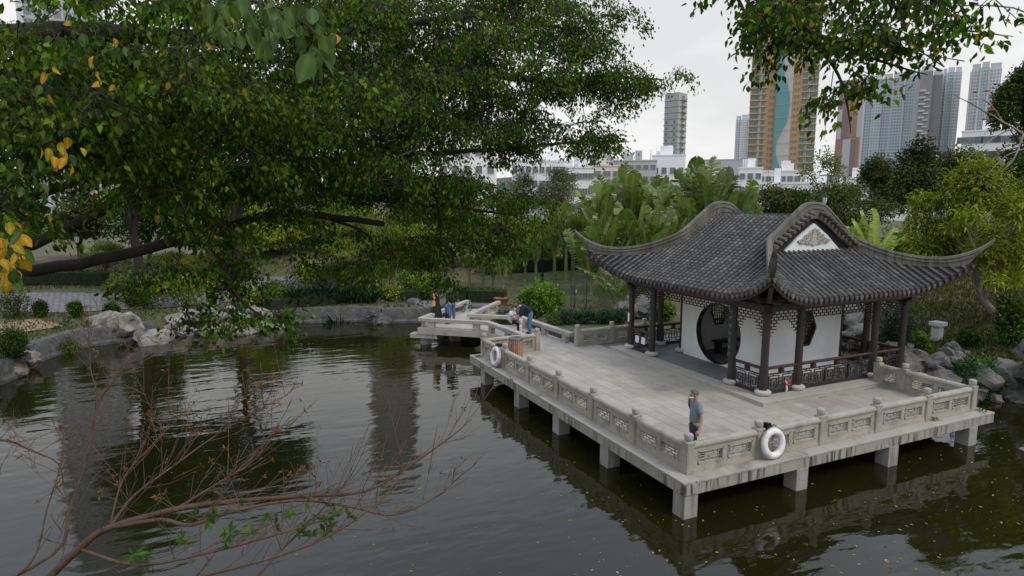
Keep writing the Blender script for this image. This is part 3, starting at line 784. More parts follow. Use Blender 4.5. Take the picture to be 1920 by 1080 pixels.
for key, (fn, h) in SLOPES.items():
    main = key in ('left', 'right'); full = h + EX; n = int(2 * full / 0.209); w = 2 * full / n
    for k in range(n):
        s = -full + (k + 0.5) * w; a = full - abs(s)
        if main: dend = HU + 0.02 if a - EX > DG else a - EX
        else: dend = min(a - EX, DG - 0.08)
        d0 = -EX * cfac(a)
        if dend - d0 > 0.08:
            row_object('tile_row', *tile_row(fn, s, h, dend), M_tile, roof)
        # drip tile under the row end
        u, v = fn(s, d0 - 0.03); z = roof_z(s, d0, h) - 0.012
        e = (fn(s + 1, 0)[0] - fn(s, 0)[0], fn(s + 1, 0)[1] - fn(s, 0)[1])
        rz = {'left': -math.pi / 2, 'right': math.pi / 2, 'front': 0, 'back': math.pi}[key]
        slope = (roof_z(s + .05, -EX * cfac(full - abs(s + .05)), h) - roof_z(s - .05, -EX * cfac(full - abs(s - .05)), h)) / 0.1
        o = obj('drip_tile', ME_DRIP, roof, (u, v, z), (0, 0, rz))
    # pan sheet + soffit + fascia
    NS = 72; ND = 14; vs = []; fs = []
    for i in range(NS + 1):
        s = -full + 2 * full * i / NS; a = full - abs(s); d0 = -EX * cfac(a)
        if main: dend = HU if a - EX > DG - 0.06 else max(a - EX, d0 + .001)
        else: dend = max(min(a - EX, DG - 0.05), d0 + .001)
        for j in range(ND + 1):
            d = d0 + (dend - d0) * j / ND; u, v = fn(s, d); vs.append((u, v, roof_z(s, d, h) - 0.012))
    for i in range(NS):
        for j in range(ND): q = i * (ND + 1) + j; fs.append((q, q + 1, q + ND + 2, q + ND + 1))
    MB().add(vs, fs).build('pan_tiles', M_pan, roof, smooth=60)
    vs = []
    for i in range(NS + 1):
        s = -full + 2 * full * i / NS; a = full - abs(s); d0 = -EX * cfac(a)
        for d, dz in ((d0, -0.03), (d0 - 0.0, -0.105), (d0 + 0.02, -0.105), (d0 + 0.03, -0.235), (d0 + 0.09, -0.235), (min(max(a - EX, d0 + .12), 1.15), -0.2)):
            u, v = fn(s, d); vs.append((u, v, roof_z(s, max(d, d0), h) + dz))
    fs = [(i * 6 + j, i * 6 + j + 1, i * 6 + j + 7, i * 6 + j + 6) for i in range(NS) for j in range(5)]
    MB().add(vs, fs).build('fascia', M_wood_red, roof, smooth=40)

# gables
for sg in (-1, 1):
    vg = VM + sg * 2.1; ex = (1, 0, 0); zb = 4.09
    mb = MB(); tri = [(-1.3, zb), (1.3, zb), (0.62, 4.62), (0.0, 5.0), (-0.62, 4.62)]
    mb.prism(tri, (UM, vg, 0), (1, 0, 0), (0, 0, 1), (0, sg, 0), -0.12)
    gw = mb.build('gable_wall', M_plaster, roof)
    MB().bx(UM - 1.32, UM + 1.32, vg + sg * 0.0 - .03, vg + sg * 0.035, zb - 0.06, zb + 0.06).build('gable_moulding', M_cream, gw, bevel=0.01)
    # infill behind, up to the ridge
    mb = MB(); pts = [(-(HU - DG), prof(DG) - 0.1)] + [(-(HU - d), prof(d) - 0.02) for d in (DG, 2.4, 2.8, 3.2, 3.5, 3.7, HU)] + [((HU - d), prof(d) - 0.02) for d in (3.7, 3.5, 3.2, 2.8, 2.4, DG)] + [(HU - DG, prof(DG) - 0.1)]
    mb.prism(pts, (UM, VM + sg * 1.97, 0), (1, 0, 0), (0, 0, 1), (0, sg, 0), 0.05); mb.build('gable_infill', M_pan, roof)
    # carved ornament: symmetric scrolls and a medallion on a cloud-shaped plaque
    orn = MB(); y = vg + sg * 0.02
    outline = [(-.62, 4.36), (-.5, 4.24), (-.36, 4.27), (-.24, 4.21), (-.1, 4.22), (0, 4.16), (.1, 4.22), (.24, 4.21), (.36, 4.27), (.5, 4.24), (.62, 4.33), (.5, 4.4), (.4, 4.46), (.36, 4.55), (.24, 4.6), (.16, 4.72), (0, 4.82), (-.16, 4.72), (-.24, 4.6), (-.36, 4.55), (-.4, 4.46), (-.5, 4.4)]
    outline = [(x_ * 1.18, 4.42 + (z_ - 4.3) * .86) for x_, z_ in outline]; orn.prism(outline, (UM, y, 0), (1, 0, 0), (0, 0, 1), (0, sg, 0), 0.03)
    def scroll(cx, cz, r, tn, s_, a0):
        pts = []
        for k in range(15):
            an = a0 + s_ * tn * 2 * math.pi * k / 14; rr = r * (1 - 0.8 * k / 14)
            pts.append((UM + cx + rr * math.cos(an), y + sg * 0.035, cz + rr * math.sin(an)))
        orn.tube(pts, 0.017, 5)
    for s_ in (-1, 1):
        for cx, cz, r in ((.48, 4.32, .08), (.34, 4.38, .085), (.2, 4.30, .08), (.28, 4.5, .075), (.14, 4.58, .08), (.08, 4.7, .06), (.13, 4.44, .06)):
            scroll(s_ * cx * 1.18, 4.42 + (cz - 4.3) * .86, r, 1.3, s_, 0.5 if s_ > 0 else math.pi - 0.5)
    orn.lathe([(0.09, 0), (0.085, 0.02), (0.06, 0.03)], 14, (UM, y + sg * 0.02, 4.52), axis='y')
    orn.build('carved_ornament', M_cream, gw)
    # stub tiles along the verge
    for s_ in (-1, 1):
        for k in range(10):
            d = DG - 0.02 + k * 0.175; u = UM + s_ * (HU - d); z = prof(d) + 0.15
            zz = min(z, 5.36)
            MB().tube([(u, VM + sg * 1.98, zz + 0.03), (u, VM + sg * 2.2, zz), (u, VM + sg * 2.36, zz - 0.02)], [0.062, 0.062, 0.064], 10).build('verge_tile', M_ridge, roof, smooth=50)

# ridges: verge curve down from the crest, then along the hip to the upturned tip
def ridge(su, sv):
    path = []; TOP = [(0.0, 5.68), (0.28, 5.65), (0.5, 5.57), (0.75, 5.40), (1.05, 5.18), (1.4, 4.92), (1.70, 4.71)]
    for du, z in TOP:
        d = HU - du; path.append((UM + su * du, VM + sv * 2.03, z, prof(d) - 0.05))
    HIP = [(-1.15, 4.60), (-0.95, 4.44), (-0.5, 4.19), (-0.06, 4.03), (0.4, 3.955), (0.8, 3.99), (1.1, 4.12), (1.33, 4.28), (1.5, 4.46), (1.6, 4.6)]
    cu = UC[0] if su < 0 else UC[3]; cv = VC[0] if sv < 0 else VC[3]
    for t, z in HIP:
        d = EO - t; zz = roof_z(HV - d, max(d, -EX), HV) if d > -EX else None
        zb = (prof(d) + LIFT * cfac(d + EX) - 0.04) if d > -0.42 else z - 0.17 + 0.25 * (t - 1.3)
        path.append((cu + su * t, cv + sv * t, z, zb))
    # resample with a Catmull-Rom pass
    fine = []
    n = len(path)
    for i in range(n - 1):
        p0, p1, p2, p3 = (np.array(path[max(i - 1, 0)]), np.array(path[i]), np.array(path[i + 1]), np.array(path[min(i + 2, n - 1)]))
        for k in range(4):
            t = k / 4; fine.append(0.5 * ((2 * p1) + (-p0 + p2) * t + (2 * p0 - 5 * p1 + 4 * p2 - p3) * t * t + (-p0 + 3 * p1 - 3 * p2 + p3) * t ** 3))
    fine.append(np.array(path[-1])); vs = []; N = len(fine); K = 16
    for i, p in enumerate(fine):
        a = fine[max(i - 1, 0)]; b_ = fine[min(i + 1, N - 1)]; t = Vector((b_[0] - a[0], b_[1] - a[1], 0)).normalized(); sd = Vector((t.y, -t.x, 0))
        taper = 1.0 if i < N - 9 else 1.0 - 0.72 * (i - (N - 9)) / 8
        w = 0.072 * taper; zt, zb = p[2], p[3]; hh = zt - zb
        prof_ = [(w * 1.0, zb), (w * 1.0, zt - .26 * hh - .1 * taper), (w * 1.35, zt - .26 * hh - .09 * taper), (w * 1.35, zt - .2 * hh - .07 * taper), (w * .95, zt - .2 * hh - .06 * taper), (w * .95, zt - .1 * taper), (w * 1.25, zt - .07 * taper), (w * 0.9, zt)]
        ring = [(x_, z_) for x_, z_ in prof_] + [(-x_, z_) for x_, z_ in reversed(prof_)]
        for x_, z_ in ring: vs.append((p[0] + sd.x * x_, p[1] + sd.y * x_, z_))
    fs = [(i * K + k, i * K + (k + 1) % K, (i + 1) * K + (k + 1) % K, (i + 1) * K + k) for i in range(N - 1) for k in range(K)]
    fs += [tuple(range(K)), tuple(range((N - 1) * K, N * K))]
    return MB().add(vs, fs).build('ridge', M_ridge, roof, smooth=35)
for su in (-1, 1):
    for sv in (-1, 1): ridge(su, sv)
# rounded crest between the two verges
mb = MB(); mb.tube([(UM, VM - 2.0, prof(HU) - 0.02), (UM, VM + 2.0, prof(HU) - 0.02)], 0.09, 10); mb.build('crest', M_pan, roof, smooth=50)

# vertical inscription boards on the entrance columns
M_board = plain('board_black', (0.02, 0.024, 0.022), 0.45); M_script = plain('board_script', (0.16, 0.24, 0.22), 0.6)
for vj, lab in ((VC[1], 'dark vertical inscription board on the column right of the moon gate'), (VC[2], 'dark vertical inscription board on the column left of the moon gate')):
    bd = thing('inscription_board', lab, 'board', (UC[0] - 0.125, vj, 0.85))
    mb = MB()
    K = 7; ring = [(0.135 * math.cos(a_) + 0.125, 0.135 * math.sin(a_)) for a_ in [math.pi * (0.62 + 0.76 * k / (K - 1)) for k in range(K)]]
    vs = [(x_ - 0.0, y_, z_) for z_ in (0, 1.7) for x_, y_ in ring] + [(x_ + 0.02, y_ * .92, z_) for z_ in (0, 1.7) for x_, y_ in ring]
    fs = []
    for k in range(K - 1):
        fs += [(k, k + 1, K + k + 1, K + k), (2 * K + k, 3 * K + k, 3 * K + k + 1, 2 * K + k + 1), (k, 2 * K + k, 2 * K + k + 1, k + 1), (K + k, K + k + 1, 3 * K + k + 1, 3 * K + k)]
    mb.add(vs, fs); mb.build('board', M_board, bd)
    mb = MB()
    for k in range(7):
        z = 1.55 - k * 0.22
        for _ in range(7):
            yy = random.uniform(-.055, .055); zz = z + random.uniform(-.06, .06)
            if random.random() < 0.5: mb.box((-0.0125, yy * .5, zz), (0.004, random.uniform(.03, .07), 0.012))
            else: mb.box((-0.0122, yy, zz), (0.004, 0.011, random.uniform(.03, .08)))
    mb.build('script', M_script, bd)
# paper notices
def notice(label, p, w, h_, rz):
    o = MB().box((0, 0, 0), (w, 0.006, h_)).build('paper_notice', M_paper); o.location = p; o.rotation_euler = (0, 0, rz); tag(o, label, 'notice')
notice('left of the two pale notices tied to the lattice railing', (UC[0] - 0.04, 9.15, 0.57), 0.22, 0.25, math.pi / 2)
notice('right of the two pale notices tied to the lattice railing', (UC[0] - 0.04, 8.78, 0.57), 0.22, 0.25, math.pi / 2)
notice('narrow white notice taped to the far left column of the pavilion', (UC[0] - 0.116, VC[3] + 0.02, 1.33), 0.09, 0.34, math.pi / 2)
notice('small grey notice low on the white wall beside the corner column', (UC[1] - 0.086, 4.62, 0.8), 0.2, 0.24, math.pi / 2)
# rope across the gate room and a dark bench inside
bench = thing('wooden_bench', 'low dark bench inside the room behind the moon gate', 'bench', (8.6, 7.6, 0.118))
MB().bx(-.9, .9, -.2, .2, 0.42, 0.48).build('seat', M_wood, bench)
for sx in (-.75, .75): MB().bx(sx - .04, sx + .04, -.16, .16, 0.0, 0.42).build('leg', M_wood, bench)

# ------------------------------------------------------------------ rocks
def rock_mesh(name, seed, mat, rough=0.35):
    bm = bmesh.new(); bmesh.ops.create_icosphere(bm, subdivisions=3, radius=1.0)
    off_ = Vector((seed * 7.3, seed * 3.1, seed * 1.7))
    for v in bm.verts:
        p = v.co.copy()
        n = mnoise.noise(p * 0.9 + off_) * 0.55 + mnoise.noise(p * 2.1 + off_) * 0.3 + abs(mnoise.noise(p * 4.3 + off_)) * -0.28
        v.co = p * (1 + n * rough / 0.35); v.co.z *= 0.85
    me = bpy.data.meshes.new(name); bm.to_mesh(me); bm.free(); me.materials.append(mat)
    me.polygons.foreach_set('use_smooth', [True] * len(me.polygons)); me.set_sharp_from_angle(angle=R(32))
    return me
ROCKS = [rock_mesh('rock', s, M_rock) for s in range(6)]
ROCKS_P = [rock_mesh('rock', s + 20, M_rock_pale) for s in range(5)]
def rockery(label, spots, meshes, cat='rockery'):
    """spots: (x, y, z, size) in world; rocks are cemented together into one rockery"""
    c_ = spots[0]; t = thing('rockery', label, cat, (c_[0], c_[1], c_[2]))
    for x, y, z, s in spots:
        obj('rock', random.choice(meshes), t, (x - c_[0], y - c_[1], z - c_[2]), (random.uniform(-.5, .5), random.uniform(-.5, .5), random.uniform(0, 6.28)),
            (s * random.uniform(.8, 1.3), s * random.uniform(.8, 1.25), s * random.uniform(.65, 1.1)))
    return t
def line_spots(p, q, n, s0, s1, z0, z1, jit=0.4):
    out = []
    for k in range(n):
        t = (k + random.uniform(.1, .9)) / n
        out.append((p[0] + (q[0] - p[0]) * t + random.uniform(-jit, jit), p[1] + (q[1] - p[1]) * t + random.uniform(-jit, jit), random.uniform(z0, z1), random.uniform(s0, s1)))
    return out
def P3(px, py, z):
    d = FW + RT * ((px - 960) / F_PX) - UP * ((py - 540) / F_PX); t = (z - CAM.z) / d.z; q = CAM + d * t; return (q.x, q.y)
a, b_ = P3(1700, 690, -.2), P3(1800, 715, -.5)
rockery('dark lake-rock bank between the pavilion and the right end of the terrace',
        line_spots((11.9, 2.6), (13.4, 2.5), 9, .3, .5, -.7, .3, .35) + line_spots((12.4, 3.4), (15.4, 3.4), 16, .32, .62, -.3, .5, .55) + line_spots((13.2, 2.2), (15.6, 1.6), 12, .3, .55, -.8, .1, .3) + line_spots((12.3, 4.6), (15, 5.0), 9, .3, .5, .2, .7, .5), ROCKS)
rockery('large dark lake rocks standing in the water at the right edge of the photo',
        line_spots((15.9, 1.4), (16.2, -1.4), 5, .5, .7, -.5, .1, .25) + [(15.5, 1.7, -.2, .55), (15.3, -.2, .15, .6), (15.1, -.3, -.6, .45), (15.2, .95, .25, .5), (15.0, 1.55, -.5, .5), (15.4, -1.3, -.3, .7), (15.6, -2.4, -.4, .8), (16.3, -3.4, -.4, .8), (16.1, .4, .5, .6), (16.6, 1.8, .5, .6)], ROCKS)
rockery('pale jagged rock pile along the far left shore under the hanging branches',
        [(*P3(x_, y_, -.7), random.uniform(-.75, -.5), random.uniform(.26, .46)) for x_, y_ in ((325, 622), (345, 625), (365, 622), (388, 626), (410, 624), (432, 622), (452, 624), (470, 620), (488, 618), (505, 614), (520, 612))] +
        [(*P3(x_, y_, -.2), random.uniform(-.25, .1), random.uniform(.28, .5)) for x_, y_ in ((330, 602), (352, 598), (372, 600), (395, 592), (415, 596), (435, 590), (455, 594), (475, 588), (340, 586), (400, 580), (440, 578), (490, 590), (512, 584))], ROCKS_P)
rockery('pair of pale jagged rocks standing in the water at the left shore',
        [(*P3(x_, y_, -.8), -.62, s_) for x_, y_, s_ in ((268, 640, .42), (286, 644, .5), (303, 641, .45), (312, 634, .35), (255, 634, .3))], ROCKS_P)
rockery('white rocks at the water line below the clipped hedge, far left',
        [(*P3(x_, y_, -.8), z_, s_) for x_, y_, z_, s_ in ((36, 692, -.5, .45), (56, 690, -.5, .4), (22, 703, -.65, .38), (8, 704, -.65, .36), (30, 706, -.7, .3))], ROCKS_P)
rockery('two rounded garden rocks on the left bank behind the retaining wall',
        [(*P3(x_, y_, -.1), .0, s_) for x_, y_, s_ in ((200, 610, .62), (234, 610, .68), (218, 604, .4), (182, 606, .4))], ROCKS_P)
rockery('grey rock pile at the shore beside the zigzag bridge',
        [(*P3(x_, y_, -.8), z_, s_) for x_, y_, z_, s_ in ((690, 600, -.6, .55), (704, 603, -.5, .5), (718, 606, -.6, .45), (730, 602, -.4, .5), (745, 600, -.5, .55), (760, 598, -.5, .5), (712, 590, -.1, .5), (735, 588, 0, .5), (752, 586, 0, .45), (772, 592, -.2, .5), (722, 580, .3, .4), (780, 588, -.3, .45))], ROCKS)
rockery('upright grey rocks behind the standing couple on the bridge',
        [(*P3(x_, y_, 0.1), z_, s_) for x_, y_, z_, s_ in ((838, 575, .35, .45), (846, 574, .75, .4), (832, 576, .2, .4), (852, 576, .3, .35), (828, 573, .5, .3))], ROCKS)
rockery('low grey rocks at the foot of the bright round bush', [(*P3(x_, y_, 0), -.05, s_) for x_, y_, s_ in ((945, 584, .3), (938, 580, .28), (952, 590, .25), (1016, 606, .3))], ROCKS)
rockery('flat stacked stones beyond the right wall of the pavilion', [(*P3(x_, y_, .2), z_, s_) for x_, y_, z_, s_ in ((1590, 640, .2, .6), (1600, 622, .5, .6), (1585, 610, .7, .5), (1612, 636, .3, .5))], ROCKS_P)
rockery('grey boulder behind the left columns of the pavilion', [(*P3(x_, y_, 0), .25, s_) for x_, y_, s_ in ((1190, 590, .8), (1176, 594, .6), (1210, 596, .5))], ROCKS)

# ------------------------------------------------------------------ street furniture
def lamp_post(px, dist, ytop, label):
    u, v = azim(px, dist, ytop); z0 = gz(u, v); h = zat(px, ytop, dist) - z0
    t = thing('garden_lamp', label, 'lamp', (u, v, z0))
    MB().lathe([(.11, 0), (.11, .5), (.06, .55), (.05, 1.2), (.04, h - .75), (.07, h - .72), (.05, h - .62)], 10).build('pole', M_black, t, smooth=40)
    MB().lathe([(.09, h - .62), (.15, h - .25), (.155, h - .24)], 6).build('lantern_glass', M_lamp_glass, t)
    mb = MB(); mb.lathe([(.19, h - .24), (.17, h - .2), (.1, h - .1), (.03, h - .05), (.02, h)], 6); mb.lathe([(.1, h - .66), (.1, h - .62)], 6)
    for k in range(6):
        a_ = 2 * math.pi * k / 6; mb.bar((.092 * math.cos(a_), .092 * math.sin(a_), h - .63), (.158 * math.cos(a_), .158 * math.sin(a_), h - .23), .015, .015)
    mb.build('lantern_frame', M_black, t)
M_lamp_glass = plain('milky_glass', (0.62, 0.64, 0.62), 0.25, 0, 0.03)
lamp_post(1547, 42, 362, 'black lantern lamp rising behind the right ridge of the pavilion roof')
lamp_post(1018, 42, 395, 'black lamp post among the tall banana stems')
lamp_post(143, 48, 436, 'lantern lamp half hidden behind the branches at the far left')

# litter bin
bin_ = thing('litter_bin', 'round litter bin with vertical wooden slats by the bridge entrance', 'bin', (0.81, 10.17, 0))
MB().lathe([(.22, .02), (.225, .72)], 20).build('liner', M_black, bin_)
for k in range(20):
    a_ = 2 * math.pi * k / 20
    MB().box((.245 * math.cos(a_), .245 * math.sin(a_), .38), (.022, .062, .72), rz=a_).build('slat', M_slat, bin_, bevel=0.004)
MB().lathe([(.255, .745), (.27, .77), (.25, .82), (.16, .845), (.14, .80), (.02, .79)], 20).build('lid', M_grey_metal, bin_, smooth=40)

# life rings
def torus_seg(R0, r0, a0, a1, n=10, k=10):
    return [(R0 * math.cos(a0 + (a1 - a0) * i / n), 0, R0 * math.sin(a0 + (a1 - a0) * i / n)) for i in range(n + 1)]
def life_ring(p, rz, tilt, label):
    t = thing('life_ring', label, 'life ring', p, rz); t.rotation_euler = (tilt, 0, rz)
    MB().tube(torus_seg(.268, .08, 0, 2 * math.pi, 40), .078, 12, caps=False).build('ring', M_ring, t, smooth=True)
    for k in range(4):
        a_ = math.pi / 4 + k * math.pi / 2
        MB().tube(torus_seg(.268, .08, a_ - .22, a_ + .22, 6), .0805, 12, caps=True).build('band', M_ring_band, t, smooth=50)
    mb = MB(); pts = []
    for k in range(49):
        a_ = 2 * math.pi * k / 48; rr = .355 + .028 * abs(math.sin(2 * a_ + math.pi / 2)); pts.append((rr * math.cos(a_), -.02, rr * math.sin(a_)))
    mb.tube(pts, .007, 5, caps=False); mb.build('rope', M_rope, t)
    mb = MB(); mb.box((-.05, .1, .40), (.1, .16, .1)); mb.tube([(-.14, .02, .34), (-.02, -.06, .43), (.12, 0, .38)], .012, 6); mb.box((-.09, .06, .33), (.05, .1, .18)); mb.build('bracket', M_black, t)
life_ring((2.22, -.21, .36), 0.0, R(-8), 'white life ring hanging on the front balustrade, closest to the viewer')
life_ring((-.21, 9.62, .36), -math.pi / 2, R(-8), 'white life ring hanging near the far left corner of the terrace')

# tree guard cage
cg = P3(1074, 580, 0.0); guard = thing('tree_guard', 'square thin metal cage around a sapling behind the terrace', 'tree guard', (cg[0], cg[1], gz(*cg)), 0.4)
for sx in (-.5, .5):
    for sy in (-.5, .5): MB().box((sx, sy, .72), (.035, .035, 1.44)).build('post', M_grey_metal, guard)
mb = MB()
for s_ in (-.5, .5): mb.box((s_, 0, 1.45), (.04, 1.04, .04)); mb.box((0, s_, 1.452), (1.04, .04, .04))
for k in range(-4, 5): mb.box((k * .11, 0, 1.45), (.008, 1.0, .008)); mb.box((0, k * .11, 1.452), (1.0, .008, .008))
mb.build('top_grid', M_grey_metal, guard)
MB().box((0.1, -.1, .95), (.3, .02, .14), rz=.3).build('tag_board', M_paper, guard)
MB().tube([(0.1, 0, 0), (.12, .02, .8), (.08, 0, 1.3)], [.025, .02, .015], 6).build('sapling_stem', M_bark_brown, guard)

# white post on the grass slope
wp = P3(1762, 645, .55); wp = (16.3, 4.9)
wpo = thing('stone_post', 'short white stone post with a square cap on the grass slope', 'post', (wp[0], wp[1], gz(*wp) - .05))
MB().box((0, 0, .3), (.3, .3, .62)).build('shaft', M_drum, wpo, bevel=.01); MB().box((0, 0, .69), (.46, .46, .16)).build('cap', M_drum, wpo, bevel=.02)

# signs and gate pillar on the far bank
def sign(px, dist, ytop, ybot, wpx, label, name='sign_board', marks=True):
    u, v = azim(px, dist); z1, z0 = zat(px, ytop, dist), zat(px, ybot, dist); w = wpx * wpp(px, dist)
    rz = math.atan2(CAM.y - v, CAM.x - u) + math.pi / 2; g0 = gz(u, v)
    t = thing(name, label, 'sign', (u, v, g0), rz)
    MB().bx(-w / 2, w / 2, -.03, .03, max(z0 - g0, 0.02), z1 - g0).build('board', M_paper, t, bevel=.01)
    for s_ in (-.4, .4): MB().bx(w * s_ - .03, w * s_ + .03, .031, .08, -.2, z1 - g0 - .05).build('leg', M_grey_metal, t)
    if marks:
        mb = MB()
        for k in range(5):
            zz = z1 - g0 - (z1 - z0) * (.18 + .16 * k)
            for j in range(3):
                if random.random() < .85: mb.box((w * random.uniform(-.2, .2), -.034 - .0, zz + random.uniform(-.02, .02)), (w * random.uniform(.15, .4), .006, .035))
        mb.build('lettering', M_black, t)
sign(605, 42, 512, 534, 17, 'small white notice board on the far bank under the pines')
sign(600, 43, 490, 510, 14, 'pale blue-grey board behind the white notice board')
sign(781, 52, 492, 520, 11, 'white pillar with dark vertical lettering at the park entrance', 'lettered_pillar')
# plant pots on the path behind the bridge
pot = thing('plant_pot', 'brown rectangular planter box at the land end of the bridge', 'planter', (*P3(940, 566, .1), gz(*P3(940, 566, .1))), .7)
MB().lathe([(.3, 0), (.42, .4), (.45, .42), (.4, .36)], 14).build('pot', plain('terracotta', (.22, .11, .05), .8), pot, smooth=40)

# child's balance bike
bk = thing('balance_bike', 'small teal and black balance bike parked on the bridge', 'bike', (2.85, 20.3, 0.0), 0.5)
M_teal = plain('teal_paint', (.02, .28, .25), .35)
for x_ in (-.28, .28):
    MB().tube([(x_ + .13 * math.cos(a_), 0, .14 + .13 * math.sin(a_)) for a_ in [2 * math.pi * k / 16 for k in range(17)]], .02, 6, caps=False).build('wheel', M_black, bk)
mb = MB(); mb.tube([(-.28, 0, .14), (-.1, 0, .3), (.2, 0, .36), (.28, 0, .14)], .018, 6); mb.build('frame', M_teal, bk)
mb = MB(); mb.tube([(.22, 0, .3), (.2, 0, .56)], .016, 6); mb.tube([(.18, -.17, .56), (.2, 0, .58), (.18, .17, .56)], .014, 6); mb.build('handlebar', M_black, bk)
mb = MB(); mb.tube([(-.1, 0, .28), (-.1, 0, .38)], .014, 6); mb.box((-.12, 0, .39), (.2, .1, .04)); mb.build('saddle', M_black, bk)

# red and white ribbon on the railing
rb = thing('ribbon_bow', 'red and white ribbon tied low on the lattice beside the corner column', 'ribbon', (6.22, VC[0] - .07, .32))
mb = MB(); mb.tube([(0, 0, 0), (.08, -.02, .1), (.16, 0, .16)], [.02, .035, .02], 6); mb.tube([(0, 0, 0), (-.06, -.02, .12), (-.1, 0, .1)], [.02, .03, .015], 6); mb.build('red_loop', plain('red_cloth', (.45, .03, .06), .8), rb)
mb = MB(); mb.tube([(0, -.02, 0), (.02, -.03, -.12), (.01, 0, -.18)], [.025, .03, .02], 6); mb.tube([(.02, -.01, .06), (-.05, -.02, .16)], .02, 6); mb.build('white_tail', M_ring, rb)

# ------------------------------------------------------------------ people
SKIN = plain('skin', (.42, .25, .17), .55, 0, .05); HAIR_B = plain('dark_hair', (.012, .010, .009), .5); HAIR_G = plain('greying_hair', (.09, .085, .08), .6)
def skinned(name, mat, verts, edges, rad, parent, root=0, sub=2):
    me = bpy.data.meshes.new(name); me.from_pydata([tuple(v) for v in verts], edges, []); me.materials.append(mat)
    o = obj(name, me, parent); o.modifiers.new('Skin', 'SKIN')
    for i, r in enumerate(rad):
        sv = me.skin_vertices[0].data[i]; sv.radius = (r, r) if not hasattr(r, '__len__') else r; sv.use_root = (i == root)
    o.modifiers['Skin'].use_smooth_shade = True
    s = o.modifiers.new('Sub', 'SUBSURF'); s.levels = sub; s.render_levels = sub
    return o
BASE = dict(pelvis=(0, 0, .93), waist=(0, 0, 1.07), chest=(.0, 0, 1.28), neck=(0, 0, 1.45), headb=(.015, 0, 1.53), headm=(.03, 0, 1.62), headt=(.015, 0, 1.69),
            shL=(0, .17, 1.39), elL=(-.02, .235, 1.1), wrL=(.05, .24, .85), shR=(0, -.17, 1.39), elR=(-.02, -.235, 1.1), wrR=(.05, -.24, .85),
            hipL=(0, .085, .89), knL=(.02, .095, .49), anL=(-.02, .1, .08), toL=(.13, .11, .035), hipR=(0, -.085, .89), knR=(.02, -.095, .49), anR=(-.02, -.1, .08), toR=(.13, -.11, .035))
